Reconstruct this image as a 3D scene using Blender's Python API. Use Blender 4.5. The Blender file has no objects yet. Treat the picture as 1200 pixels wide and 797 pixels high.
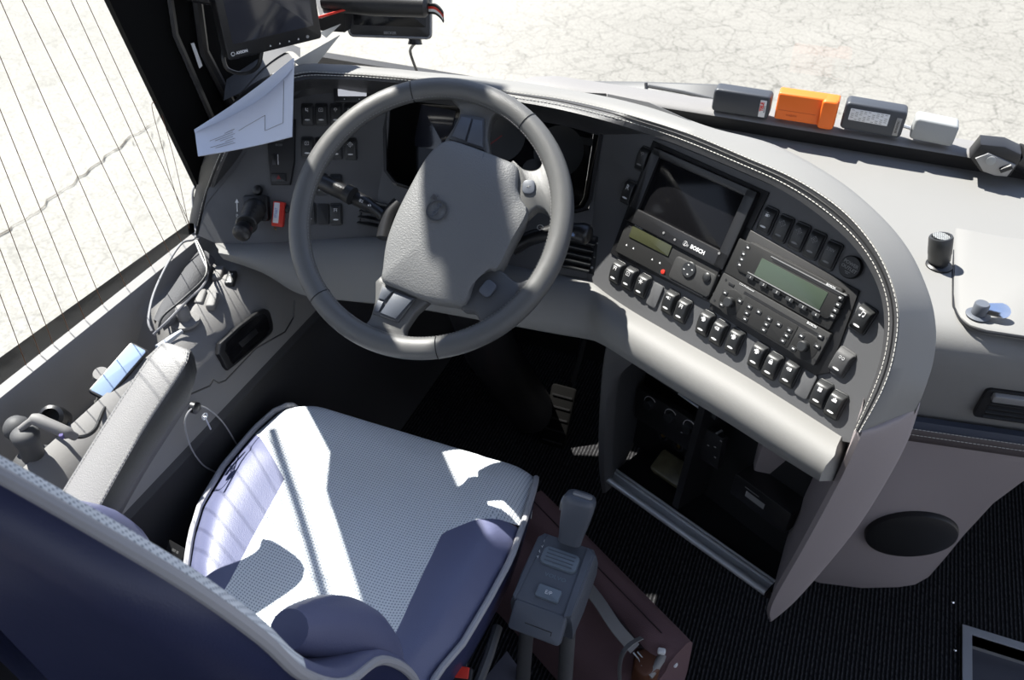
import bpy, bmesh, math, random
from mathutils import Vector as V, Matrix
random.seed(7)
SC = bpy.context.scene
COL = SC.collection
# ------------------------------------------------------------------ camera numbers
FL, CX, CY = 1017.0, 600.0, 398.5
YAW, PIT = math.radians(21.9), math.radians(39.5)
C0 = V((0, 0, 1.6))
FH = V((-math.sin(YAW), math.cos(YAW), 0))
FW = FH * math.cos(PIT) + V((0, 0, -math.sin(PIT)))
RT = V((math.cos(YAW), math.sin(YAW), 0))
UP = RT.cross(FW)
def ray(px, py): return FW + RT * ((px - CX) / FL) - UP * ((py - CY) / FL)
def zp(px, py, z):
    r = ray(px, py); return C0 + r * ((z - C0.z) / r.z)
def yp(px, py, y):
    r = ray(px, py); return C0 + r * (y / r.y)
def xp(px, py, x):
    r = ray(px, py); return C0 + r * (x / r.x)

class Fr:
    """a flat working frame: origin, right, up, outward normal"""
    def __init__(s, o, u, v=None, n=None):
        s.o = V(o); s.u = V(u).normalized()
        if v is not None:
            s.n = s.u.cross(V(v)).normalized()
        else:
            s.n = V(n); s.n = (s.n - s.u * s.n.dot(s.u)).normalized()
        s.v = s.n.cross(s.u).normalized()
    def P(s, a, b, c=0.0): return s.o + s.u * a + s.v * b + s.n * c
    def hit(s, px, py, off=0.0):
        r = ray(px, py); t = (s.o + s.n * off - C0).dot(s.n) / r.dot(s.n); return C0 + r * t
    def ab(s, px, py, off=0.0):
        q = s.hit(px, py, off) - s.o; return q.dot(s.u), q.dot(s.v)
    def sub(s, a, b, c=0.0, rot=0.0, tilt=0.0):
        u = s.u * math.cos(rot) + s.v * math.sin(rot)
        v = s.v * math.cos(rot) - s.u * math.sin(rot)
        if tilt: v = (v * math.cos(tilt) + s.n * math.sin(tilt))
        return Fr(s.P(a, b, c), u, v)

# ------------------------------------------------------------------ materials
def nodes(name):
    m = bpy.data.materials.new(name); m.use_nodes = True
    nt = m.node_tree; return m, nt, nt.nodes['Principled BSDF']
def mat(name, col, rough=.6, metal=0., spec=.5, bump=0., scale=900., var=0., emit=0., coat=0., vscale=6.):
    m, nt, b = nodes(name)
    b.inputs['Base Color'].default_value = (*col, 1); b.inputs['Roughness'].default_value = rough
    b.inputs['Metallic'].default_value = metal; b.inputs['Specular IOR Level'].default_value = spec
    if coat: b.inputs['Coat Weight'].default_value = coat; b.inputs['Coat Roughness'].default_value = .1
    if emit: b.inputs['Emission Color'].default_value = (*col, 1); b.inputs['Emission Strength'].default_value = emit
    tc = nt.nodes.new('ShaderNodeTexCoord')
    if bump:
        n = nt.nodes.new('ShaderNodeTexNoise'); n.inputs['Scale'].default_value = scale; n.inputs['Detail'].default_value = 3
        bp = nt.nodes.new('ShaderNodeBump'); bp.inputs['Strength'].default_value = bump; bp.inputs['Distance'].default_value = .0008
        nt.links.new(tc.outputs['Object'], n.inputs['Vector']); nt.links.new(n.outputs['Fac'], bp.inputs['Height'])
        nt.links.new(bp.outputs['Normal'], b.inputs['Normal'])
    if var:
        n = nt.nodes.new('ShaderNodeTexNoise'); n.inputs['Scale'].default_value = vscale; n.inputs['Detail'].default_value = 5
        r = nt.nodes.new('ShaderNodeMapRange'); r.inputs[3].default_value = 1 - var; r.inputs[4].default_value = 1 + var
        mx = nt.nodes.new('ShaderNodeVectorMath'); mx.operation = 'SCALE'; mx.inputs[0].default_value = col
        nt.links.new(tc.outputs['Object'], n.inputs['Vector']); nt.links.new(n.outputs['Fac'], r.inputs[0])
        nt.links.new(r.outputs[0], mx.inputs['Scale']); nt.links.new(mx.outputs[0], b.inputs['Base Color'])
    return m
GREY = mat('grey_vinyl', (.195, .193, .186), .62, bump=.35, scale=1400, var=.04)
GREYD = mat('dark_grey_vinyl', (.068, .068, .070), .6, bump=.35, scale=1400, var=.05)
PANEL = mat('panel_plastic', (.085, .086, .09), .5, bump=.3, scale=1800, var=.04)
LOWER = mat('lower_dash_vinyl', (.26, .228, .232), .65, bump=.4, scale=1500, var=.04)
LEATHER = mat('stitched_leather', (.05, .05, .052), .45, bump=.5, scale=700)
BROWNLE = mat('brown_leather_band', (.075, .062, .062), .5, bump=.5, scale=700)
BLUELE = mat('blue_leather_band', (.035, .045, .07), .4, bump=.5, scale=700)
BLACK = mat('black_plastic', (.012, .012, .013), .35, bump=.15, scale=1500)
EXTB = mat('matt_black_body', (.006, .006, .006), .95, spec=.05)
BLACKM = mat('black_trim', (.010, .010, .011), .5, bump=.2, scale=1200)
SATIN = mat('satin_black_switch', (.022, .023, .024), .38, bump=.1, scale=2500)
GLOSS = mat('gloss_screen', (.006, .006, .007), .12, spec=.25)
SCREEN = mat('grey_screen', (.03, .032, .042), .12, coat=.5)
ICON = mat('white_print', (.7, .7, .7), .5)
DIM = mat('grey_print', (.22, .22, .22), .5)
ORANGE = mat('orange_plastic', (.86, .16, .012), .45, bump=.1, scale=900)
REDP = mat('red_plastic', (.62, .035, .02), .4)
REDD = mat('dark_red', (.20, .012, .012), .5)
WHITEP = mat('white_plastic', (.75, .75, .74), .5)
PAPER = mat('paper', (.62, .66, .76), .8, var=.015, vscale=20)
PAPERG = mat('grey_paper', (.42, .43, .43), .8, var=.03, vscale=20)
THREAD = mat('cream_thread', (.55, .54, .50), .8)
WHEEL = mat('wheel_leather', (.105, .105, .102), .40, bump=.5, scale=1100)
HUB = mat('hub_vinyl', (.145, .147, .147), .5, bump=1.0, scale=420)
WSPOKE = mat('spoke_plastic', (.06, .062, .066), .5, bump=.15, scale=1500)
CONSOLE = mat('console_vinyl', (.19, .184, .18), .6, bump=.4, scale=1400, var=.04)
WALLD = mat('lower_wall_black', (.030, .030, .032), .7, bump=.4, scale=900)
ARM = mat('armrest_leather', (.20, .195, .195), .45, bump=.5, scale=600)
ARMS = mat('armrest_side', (.026, .026, .027), .55, bump=.5, scale=600)
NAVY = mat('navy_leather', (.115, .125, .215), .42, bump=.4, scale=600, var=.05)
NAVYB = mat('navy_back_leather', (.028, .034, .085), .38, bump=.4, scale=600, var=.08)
LINING = mat('dark_lining', (.05, .05, .052), .8)
PIPE = mat('grey_piping', (.34, .34, .36), .6, bump=.3, scale=900)
GEAR = mat('gear_plastic', (.085, .095, .115), .45, bump=.2, scale=1600)
GEARB = mat('gear_button', (.14, .17, .2), .35)
METAL = mat('brushed_aluminium', (.60, .62, .65), .38, metal=.55)
CHROME = mat('chrome', (.8, .8, .8), .12, metal=1)
WIPER = mat('wiper_grey', (.07, .072, .075), .5)
BAG = mat('maroon_canvas', (.14, .08, .085), .85, bump=.8, scale=500, var=.12, vscale=12)
BAGD = mat('maroon_dark_lining', (.03, .018, .018), .9)
BAGB = mat('brown_leather_trim', (.10, .035, .015), .6)
WEB = mat('grey_webbing', (.25, .24, .23), .8, bump=.6, scale=400)
CABLE = mat('black_cable', (.012, .012, .012), .4)
CABLEG = mat('grey_cable', (.16, .16, .17), .4)
POUCH = mat('grey_mesh_pouch', (.07, .07, .075), .8, bump=1., scale=300, var=.1, vscale=30)
LCDG = mat('green_lcd', (.05, .068, .05), .2)
LCDY = mat('olive_lcd', (.045, .048, .025), .2)
LCDW = mat('pale_lcd', (.45, .46, .50), .35, emit=.9)  # emission stands in for light reflected off the small display
RADIO = mat('radio_face', (.018, .018, .018), .5, spec=.3, bump=.25, scale=2000)
RADIOL = mat('radio_face_grey', (.036, .036, .036), .5, spec=.3, bump=.25, scale=2000)
GOLD = mat('brass', (.5, .33, .10), .3, metal=1)
LCDBLUE = mat('pale_blue_card', (.22, .30, .45), .6, spec=.2)
SILVERG = mat('silver_grey_face', (.28, .28, .28), .4, metal=.3)
CARDG = mat('slate_plastic', (.040, .045, .055), .4, bump=.2, scale=1200)
CARDL = mat('light_grey_plastic', (.30, .31, .31), .5, bump=.2, scale=1200)
LABELW = mat('white_label', (.72, .73, .75), .5)
WIRE = mat('heating_wire', (.12, .045, .012), .5)
CARDS = mat('grey_marbled_card', (.17, .17, .17), .8, var=.4, vscale=60)
BLUEG = mat('blue_grey_floor', (.085, .085, .10), .45)
PURPLE = mat('purple_cloth', (.12, .1, .25), .8)

def glass(name, tint=(.97, .98, .98), k=.05):
    m = bpy.data.materials.new(name); m.use_nodes = True; nt = m.node_tree
    nt.nodes.remove(nt.nodes['Principled BSDF'])
    t = nt.nodes.new('ShaderNodeBsdfTransparent'); t.inputs[0].default_value = (*tint, 1)
    g = nt.nodes.new('ShaderNodeBsdfGlossy'); g.inputs['Roughness'].default_value = .02
    x = nt.nodes.new('ShaderNodeMixShader'); x.inputs[0].default_value = k
    nt.links.new(t.outputs[0], x.inputs[1]); nt.links.new(g.outputs[0], x.inputs[2])
    nt.links.new(x.outputs[0], nt.nodes['Material Output'].inputs[0]); return m
GLASS = glass('window_glass', k=.03)

def fabric(name, base, dark, pitch):
    m, nt, b = nodes(name); b.inputs['Roughness'].default_value = .85
    b.inputs['Sheen Weight'].default_value = .2
    tc = nt.nodes.new('ShaderNodeTexCoord'); sx = nt.nodes.new('ShaderNodeSeparateXYZ')
    nt.links.new(tc.outputs['Object'], sx.inputs[0])
    def wave(sock, p):
        a = nt.nodes.new('ShaderNodeMath'); a.operation = 'MULTIPLY'; a.inputs[1].default_value = math.pi * 2 / p
        s = nt.nodes.new('ShaderNodeMath'); s.operation = 'SINE'; q = nt.nodes.new('ShaderNodeMath'); q.operation = 'MULTIPLY_ADD'
        q.inputs[1].default_value = .5; q.inputs[2].default_value = .5
        nt.links.new(sock, a.inputs[0]); nt.links.new(a.outputs[0], s.inputs[0]); nt.links.new(s.outputs[0], q.inputs[0]); return q.outputs[0]
    yz = nt.nodes.new('ShaderNodeMath'); yz.operation = 'SUBTRACT'
    nt.links.new(sx.outputs['Y'], yz.inputs[0]); nt.links.new(sx.outputs['Z'], yz.inputs[1])
    w1 = wave(sx.outputs['X'], pitch); w2 = wave(yz.outputs[0], pitch)
    mu = nt.nodes.new('ShaderNodeMath'); mu.operation = 'MULTIPLY'; nt.links.new(w1, mu.inputs[0]); nt.links.new(w2, mu.inputs[1])
    r = nt.nodes.new('ShaderNodeValToRGB'); r.color_ramp.elements[0].position = .35; r.color_ramp.elements[1].position = .8
    r.color_ramp.elements[0].color = (*base, 1); r.color_ramp.elements[1].color = (*dark, 1)
    nt.links.new(mu.outputs[0], r.inputs[0]); nt.links.new(r.outputs[0], b.inputs['Base Color'])
    bp = nt.nodes.new('ShaderNodeBump'); bp.inputs['Strength'].default_value = .6; bp.inputs['Distance'].default_value = .001; bp.invert = True
    nt.links.new(mu.outputs[0], bp.inputs['Height']); nt.links.new(bp.outputs[0], b.inputs['Normal'])
    return m
FABRIC = fabric('seat_mesh_fabric', (.70, .73, .76), (.20, .24, .29), .0047)

def carpet():
    m, nt, b = nodes('ribbed_carpet'); b.inputs['Roughness'].default_value = .95; b.inputs['Specular IOR Level'].default_value = .1
    tc = nt.nodes.new('ShaderNodeTexCoord')
    mp = nt.nodes.new('ShaderNodeMapping'); mp.inputs['Scale'].default_value = (1, .25, 1)
    n = nt.nodes.new('ShaderNodeTexNoise'); n.inputs['Scale'].default_value = 420; n.inputs['Detail'].default_value = 4
    nt.links.new(tc.outputs['Object'], mp.inputs[0]); nt.links.new(mp.outputs[0], n.inputs['Vector'])
    w = nt.nodes.new('ShaderNodeTexWave'); w.inputs['Scale'].default_value = 38; w.inputs['Distortion'].default_value = .6
    w.inputs['Detail Scale'].default_value = 3
    nt.links.new(tc.outputs['Object'], w.inputs['Vector'])
    mu = nt.nodes.new('ShaderNodeMath'); mu.operation = 'MULTIPLY'
    nt.links.new(n.outputs['Fac'], mu.inputs[0]); nt.links.new(w.outputs['Fac'], mu.inputs[1])
    r = nt.nodes.new('ShaderNodeValToRGB'); r.color_ramp.elements[0].color = (.008, .008, .009, 1); r.color_ramp.elements[1].color = (.10, .10, .105, 1)
    r.color_ramp.elements[0].position = .25; r.color_ramp.elements[1].position = .8
    nt.links.new(mu.outputs[0], r.inputs[0]); nt.links.new(r.outputs[0], b.inputs['Base Color'])
    bp = nt.nodes.new('ShaderNodeBump'); bp.inputs['Distance'].default_value = .004; bp.inputs['Strength'].default_value = .8
    nt.links.new(mu.outputs[0], bp.inputs['Height']); nt.links.new(bp.outputs[0], b.inputs['Normal']); return m
CARPET = carpet()

def asphalt():
    m, nt, b = nodes('cracked_pale_concrete'); b.inputs['Roughness'].default_value = .95; b.inputs['Specular IOR Level'].default_value = .1
    L = nt.links.new
    tc = nt.nodes.new('ShaderNodeTexCoord')
    ns = nt.nodes.new('ShaderNodeTexNoise'); ns.inputs['Scale'].default_value = 3.0; ns.inputs['Detail'].default_value = 6
    L(tc.outputs['Object'], ns.inputs['Vector'])
    add = nt.nodes.new('ShaderNodeVectorMath'); add.operation = 'MULTIPLY_ADD'; add.inputs[1].default_value = (.45, .45, .45)
    L(ns.outputs['Color'], add.inputs[0]); L(tc.outputs['Object'], add.inputs[2])
    def crack(scale, w):
        vo = nt.nodes.new('ShaderNodeTexVoronoi'); vo.feature = 'DISTANCE_TO_EDGE'; vo.inputs['Scale'].default_value = scale
        L(add.outputs[0], vo.inputs['Vector'])
        r = nt.nodes.new('ShaderNodeMapRange'); r.inputs[1].default_value = 0; r.inputs[2].default_value = w
        L(vo.outputs['Distance'], r.inputs[0]); return r.outputs[0]
    c1 = crack(2.5, .030)
    c2 = crack(8.5, .06)
    # the fine network is patchy
    pn = nt.nodes.new('ShaderNodeTexNoise'); pn.inputs['Scale'].default_value = .55; pn.inputs['Detail'].default_value = 3
    L(tc.outputs['Object'], pn.inputs['Vector'])
    sx = nt.nodes.new('ShaderNodeSeparateXYZ'); L(tc.outputs['Object'], sx.inputs[0])
    gx = nt.nodes.new('ShaderNodeMapRange'); gx.inputs[1].default_value = -3.6; gx.inputs[2].default_value = -1.2; gx.inputs[3].default_value = .45; L(sx.outputs['X'], gx.inputs[0])
    def mixw(c, k):
        q = nt.nodes.new('ShaderNodeMath'); q.operation = 'SUBTRACT'; q.inputs[0].default_value = 1; L(c, q.inputs[1])
        p = nt.nodes.new('ShaderNodeMath'); p.operation = 'MULTIPLY'; p.inputs[1].default_value = k; L(q.outputs[0], p.inputs[0])
        g = nt.nodes.new('ShaderNodeMath'); g.operation = 'MULTIPLY'; L(p.outputs[0], g.inputs[0]); L(gx.outputs[0], g.inputs[1])
        return g.outputs[0]
    s = nt.nodes.new('ShaderNodeMath'); s.operation = 'ADD'; L(mixw(c1, .26), s.inputs[0]); L(mixw(c2, .26), s.inputs[1])
    gr = nt.nodes.new('ShaderNodeTexNoise'); gr.inputs['Scale'].default_value = 55; gr.inputs['Detail'].default_value = 6
    L(tc.outputs['Object'], gr.inputs['Vector'])
    gm = nt.nodes.new('ShaderNodeMapRange'); gm.inputs[1].default_value = .3; gm.inputs[2].default_value = .7; gm.inputs[3].default_value = .80; gm.inputs[4].default_value = 1.1
    L(gr.outputs['Fac'], gm.inputs[0])
    pm = nt.nodes.new('ShaderNodeMapRange'); pm.inputs[1].default_value = .3; pm.inputs[2].default_value = .7; pm.inputs[3].default_value = .9; pm.inputs[4].default_value = 1.06
    L(pn.outputs['Fac'], pm.inputs[0])
    inv = nt.nodes.new('ShaderNodeMath'); inv.operation = 'SUBTRACT'; inv.inputs[0].default_value = 1; L(s.outputs[0], inv.inputs[1])
    a = nt.nodes.new('ShaderNodeMath'); a.operation = 'MULTIPLY'; L(inv.outputs[0], a.inputs[0]); L(gm.outputs[0], a.inputs[1])
    a2 = nt.nodes.new('ShaderNodeMath'); a2.operation = 'MULTIPLY'; L(a.outputs[0], a2.inputs[0]); L(pm.outputs[0], a2.inputs[1])
    sc = nt.nodes.new('ShaderNodeVectorMath'); sc.operation = 'SCALE'; sc.inputs[0].default_value = (.235, .227, .205)
    lf = nt.nodes.new('ShaderNodeMapRange'); lf.inputs[1].default_value = -3.0; lf.inputs[2].default_value = -1.5; lf.inputs[3].default_value = 1.22; lf.inputs[4].default_value = 1.0
    L(sx.outputs['X'], lf.inputs[0]); a3 = nt.nodes.new('ShaderNodeMath'); a3.operation = 'MULTIPLY'; L(a2.outputs[0], a3.inputs[0]); L(lf.outputs[0], a3.inputs[1])
    L(a3.outputs[0], sc.inputs['Scale']); L(sc.outputs[0], b.inputs['Base Color']); return m
ASPHALT = asphalt()

# ------------------------------------------------------------------ mesh builder
class MB:
    def __init__(s): s.v = []; s.f = []; s.m = []; s.k = 0
    def add(s, vs, fs):
        o = len(s.v); s.v += [V(p) for p in vs]; s.f += [tuple(i + o for i in f) for f in fs]; s.m += [s.k] * len(fs); return s
    def use(s, k): s.k = k; return s
    def grid(s, rows, closeu=False, closev=False):
        n = len(rows[0]); vs = [p for r in rows for p in r]; fs = []
        R = len(rows)
        for i in range(R if closev else R - 1):
            for j in range(n if closeu else n - 1):
                a = i * n + j; b = i * n + (j + 1) % n; c = ((i + 1) % R) * n + (j + 1) % n; d = ((i + 1) % R) * n + j
                fs.append((a, b, c, d))
        return s.add(vs, fs)
    def prism(s, pts, vec):
        n = len(pts); vec = V(vec)
        vs = [V(p) for p in pts] + [V(p) + vec for p in pts]
        fs = [tuple(range(n))[::-1], tuple(range(n, 2 * n))] + [(i, (i + 1) % n, n + (i + 1) % n, n + i) for i in range(n)]
        return s.add(vs, fs)
    def box(s, fr, w, h, d, c0=0.0):
        P = fr.P
        return s.prism([P(-w/2, -h/2, c0), P(w/2, -h/2, c0), P(w/2, h/2, c0), P(-w/2, h/2, c0)], fr.n * d)
    def rbox(s, fr, w, h, d, r=.003, e=.001, c0=0.0, seg=4):
        """rounded rectangle slab from c0 to c0+d with an eased front edge"""
        def ring(ins, c):
            rr = max(r - ins, .0002); W = w/2 - ins; H = h/2 - ins; o = []
            for q, (sx, sy) in enumerate(((1, 1), (-1, 1), (-1, -1), (1, -1))):
                for k in range(seg + 1):
                    a = math.pi/2 * (q + k/seg)
                    o.append(fr.P(sx * (W - rr) + rr * math.cos(a), sy * (H - rr) + rr * math.sin(a), c))
            return o
        rings = [ring(0, c0), ring(0, c0 + d - e), ring(e * .3, c0 + d - e * .3), ring(e, c0 + d)]
        s.grid(rings, closeu=True); n = len(rings[0])
        s.add(rings[-1], [tuple(range(n))]); s.add(rings[0], [tuple(range(n))[::-1]]); return s
    def tube(s, pts, r, seg=8, closed=False, caps=True, squash=None):
        pts = [V(p) for p in pts]; n = len(pts)
        rs = r if isinstance(r, (list, tuple)) else [r] * n
        rows = []; prev = None
        for i, p in enumerate(pts):
            if closed: t = pts[(i + 1) % n] - pts[i - 1]
            else: t = pts[min(i + 1, n - 1)] - pts[max(i - 1, 0)]
            t.normalize()
            if prev is None:
                a = V((0, 0, 1)) if abs(t.z) < .9 else V((1, 0, 0))
                x = t.cross(a).normalized()
            else: x = (prev - t * prev.dot(t)).normalized()
            prev = x; y = t.cross(x)
            rows.append([p + (x * math.cos(k * 2 * math.pi/seg) + y * math.sin(k * 2 * math.pi/seg)) * rs[i] for k in range(seg)])
        s.grid(rows, closeu=True, closev=closed)
        if caps and not closed:
            s.add(rows[0], [tuple(range(seg))]); s.add(rows[-1], [tuple(range(seg))[::-1]])
        return s
    def lathe(s, o, ax, prof, seg=24):
        ax = V(ax).normalized(); a = V((0, 0, 1)) if abs(ax.z) < .9 else V((1, 0, 0))
        x = ax.cross(a).normalized(); y = ax.cross(x)
        rows = [[V(o) + ax * h + (x * math.cos(k * 2 * math.pi/seg) + y * math.sin(k * 2 * math.pi/seg)) * r for k in range(seg)] for r, h in prof]
        s.grid(rows, closeu=True)
        for row in (rows[0], rows[-1]): s.add(row, [tuple(range(seg))])
        return s
    def build(s, name, m, parent=None, ang=38, loc=None, sub=0):
        base = V((0, 0, 0))
        if parent is not None: base = wloc(parent)
        if loc is None:
            loc = V((sum(p.x for p in s.v), sum(p.y for p in s.v), 0)) / len(s.v); loc.z = min(p.z for p in s.v)
        loc = V(loc)
        me = bpy.data.meshes.new(name); me.from_pydata([p - loc for p in s.v], [], s.f)
        ms = m if isinstance(m, (list, tuple)) else [m]
        for q in ms: me.materials.append(q)
        if len(ms) > 1:
            for p, k in zip(me.polygons, s.m): p.material_index = k
        bm = bmesh.new(); bm.from_mesh(me); bmesh.ops.remove_doubles(bm, verts=bm.verts, dist=1e-6)
        bmesh.ops.recalc_face_normals(bm, faces=bm.faces); bm.to_mesh(me); bm.free()
        me.shade_smooth(); me.set_sharp_from_angle(angle=math.radians(ang))
        o = bpy.data.objects.new(name, me); COL.objects.link(o)
        if parent is not None: o.parent = parent
        o.location = loc - base
        if sub:
            md = o.modifiers.new('subdivision', 'SUBSURF'); md.levels = md.render_levels = sub
        return o
def wloc(o):
    l = V(o.location)
    while o.parent is not None: o = o.parent; l += V(o.location)
    return l
def thing(name, label, cat, loc, group=None):
    o = bpy.data.objects.new(name, None); COL.objects.link(o); o.location = V(loc); o.empty_display_size = .05
    o['label'] = label; o['category'] = cat
    if group: o['group'] = group
    return o
def tag(o, label, cat, group=None):
    o['label'] = label; o['category'] = cat
    if group: o['group'] = group
    return o
def struct(o): o['kind'] = 'structure'; return o
def text(name, s, fr, size, m, parent, c=.0004, align='CENTER', xs=1.0, bold=0.0, depth=.0002):
    cu = bpy.data.curves.new(name, 'FONT'); cu.body = s; cu.size = size; cu.align_x = align; cu.align_y = 'CENTER'
    cu.extrude = depth; cu.offset = bold; cu.resolution_u = 2
    o = bpy.data.objects.new('tmp', cu); COL.objects.link(o)
    dg = bpy.context.evaluated_depsgraph_get(); dg.update()
    me = bpy.data.meshes.new_from_object(o.evaluated_get(dg)); bpy.data.objects.remove(o); bpy.data.curves.remove(cu)
    b = MB(); b.add([fr.P(v.co.x * xs, v.co.y, c + v.co.z) for v in me.vertices], [tuple(p.vertices) for p in me.polygons])
    bpy.data.meshes.remove(me)
    return b.build(name, m, parent)
def cr(pts, n=6, closed=False):
    """Catmull-Rom through points"""
    P = [V(p) for p in pts]; N = len(P); out = []
    for i in range(N if closed else N - 1):
        if closed: a, b, c, d = P[i - 1], P[i], P[(i + 1) % N], P[(i + 2) % N]
        else: a, b, c, d = P[max(i - 1, 0)], P[i], P[i + 1], P[min(i + 2, N - 1)]
        for k in range(n):
            t = k / n
            out.append(.5 * ((2*b) + (c - a) * t + (2*a - 5*b + 4*c - d) * t*t + (3*b - a - 3*c + d) * t**3))
    if not closed: out.append(P[-1])
    return out
def crows(rows, n=5):
    """smooth a list of rows along the list direction"""
    cols = [cr([r[j] for r in rows], n) for j in range(len(rows[0]))]
    return [[c[i] for c in cols] for i in range(len(cols[0]))]
def interp(tab, t):
    if t <= tab[0][0]: return tab[0][1]
    for (a, x), (b, y) in zip(tab, tab[1:]):
        if t <= b: return x + (y - x) * (t - a) / (b - a)
    return tab[-1][1]
def stitches(mb, pts, step=.006, ln=.0042, r=.0006, lift=V((0, 0, 0))):
    P = [V(p) for p in pts]; acc = 0.; nxt = 0.
    for a, b in zip(P, P[1:]):
        L = (b - a).length
        if L < 1e-6: continue
        d = (b - a) / L
        while nxt < acc + L:
            s = a + d * (nxt - acc) + lift
            mb.tube([s, s + d * ln], r, 4); nxt += step
        acc += L
    return mb
# ------------------------------------------------------------------ working planes of the dashboard
R = Fr(C0 + V((-.081, 1.094, -.673)), (.877, -.478, .047), (.183, .423, .887))      # radio side, turned to the driver
CC = Fr((-.355, 1.275, .965), (1, 0, 0), (0, .563, .826))                              # behind the wheel
LP = Fr((-.73, 1.275, .965), (.93, .37, 0), (0, .563, .826))                           # switch side by the window
_el, _az = math.radians(49.2), -.11
WN = V((-math.cos(_el) * math.sin(_az), -math.cos(_el) * math.cos(_az), math.sin(_el)))
W = Fr(C0 + V((-.5464, 1.0138, -.6959)), V((0, 0, 1)).cross(WN), n=WN)                  # steering wheel

def plate(mb, pts, n, d0, d1, bev=.003, dome=0.0, soft=1):
    """closed outline (on a plane of normal n) raised from d0 to d1 with a rounded edge"""
    P = [V(p) for p in pts]; c = sum(P, V((0, 0, 0))) / len(P)
    size = sum((p - c).length for p in P) / len(P)
    k1 = 1 - bev / size
    rings = [[p + n * d0 for p in P], [p + n * (d1 - bev) for p in P],
             [c + (p - c) * (1 - bev * .3 / size) + n * (d1 - bev * .3) for p in P], [c + (p - c) * k1 + n * d1 for p in P]]
    if dome:
        for k, h in ((.75, .6), (.45, .9), (.1, 1.0)): rings.append([c + (p - c) * k1 * k + n * (d1 + dome * h) for p in P])
    mb.grid(rings, closeu=True); N = len(P)
    mb.add(rings[-1], [tuple(range(N))]); mb.add(rings[0], [tuple(range(N))[::-1]]); return mb

# ------------------------------------------------------------------ ICONS
def glyph(fr, kind, s, parent, c, m=None):
    mb = MB(); m = m or ICON
    def rc(x, y, w, h): mb.box(fr.sub(x * s, y * s), w * s, h * s, .0003, c)
    def ring(x, y, r, a0=0, a1=360, t=.16):
        pts = [fr.P((x + r * math.cos(math.radians(a0 + (a1 - a0) * k / 14))) * s, (y + r * math.sin(math.radians(a0 + (a1 - a0) * k / 14))) * s, c) for k in range(15)]
        mb.tube(pts, t * s * .5, 4)
    def dot(x, y, r): mb.lathe(fr.P(x * s, y * s, c - .0002), fr.n, [(r * s, 0), (r * s, .0005)], 10)
    if kind == 'note':
        dot(-.55, -.6, .28); dot(.45, -.4, .28); rc(-.33, .0, .13, 1.2); rc(.67, .2, .13, 1.2); rc(.17, .7, 1.1, .3)
    elif kind == 'lock': rc(0, -.35, 1.2, .9); ring(0, .15, .4, 0, 180, .25)
    elif kind == 'fan':
        for a in range(4): dot(.45 * math.cos(a * 1.571 + .78), .45 * math.sin(a * 1.571 + .78), .34)
    elif kind == 'gear': ring(0, 0, .75, t=.14); ring(0, 0, .3, t=.14); rc(0, .95, .2, .25); rc(0, -.95, .2, .25); rc(.95, 0, .25, .2); rc(-.95, 0, .25, .2)
    elif kind == 'cup': rc(-.1, -.1, .9, .8); ring(.5, 0, .3, t=.14); rc(-.1, .7, .7, .12)
    elif kind == 'seat': rc(-.4, .3, .3, .9); rc(0, -.25, 1.0, .3); rc(.3, .4, .35, .35); rc(.35, -.6, .2, .4)
    elif kind == 'door': rc(.1, 0, .8, 1.5); rc(-.6, .1, .4, .5); rc(.75, 0, .2, .9)
    elif kind == 'bars': rc(-.5, 0, .2, .9); rc(-.1, 0, .2, 1.2); rc(.5, 0, .6, 1.0); rc(-.8, 0, .15, .4)
    elif kind == 'mark': rc(0, 0, 1.3, .9); rc(0, .65, .5, .25); rc(-.8, -.2, .2, .3)
    elif kind == 'kneel': rc(0, .5, 1.5, .2); rc(-.5, -.2, .2, 1.0); rc(.5, -.2, .2, 1.0); rc(0, 0, .8, .2)
    elif kind == 'lamp': ring(-.3, 0, .5, 90, 270, .2); rc(-.3, 0, .15, 1.0); rc(.4, .4, .6, .13); rc(.4, 0, .6, .13); rc(.4, -.4, .6, .13)
    elif kind == 'horn': rc(-.5, 0, .5, .5); rc(.1, 0, .4, .9); rc(.7, .3, .4, .15); rc(.7, -.3, .4, .15)
    elif kind == 'arrows': ring(-.5, 0, .35, t=.16); ring(.5, 0, .35, t=.16)
    elif kind == 'snow':
        for a in range(3):
            f2 = fr.sub(0, 0, 0, a * 1.047); mb.box(f2, 1.8 * s, .2 * s, .0003, c)
        dot(0, 0, .35)
    elif kind == 'frame': ring(0, 0, .1, t=.2); rc(0, .6, 1.4, .12); rc(0, -.6, 1.4, .12); rc(-.7, 0, .12, 1.2); rc(.7, 0, .12, 1.2)
    elif kind == 'dots': dot(-.45, -.2, .3); dot(.45, .1, .3); dot(0, .5, .15)
    elif kind == 'wash': ring(0, 0, .6, 0, 180, .16); rc(0, 0, 1.2, .14); rc(0, -.5, .14, .5)
    return mb.build('icon', m, parent)

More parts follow.
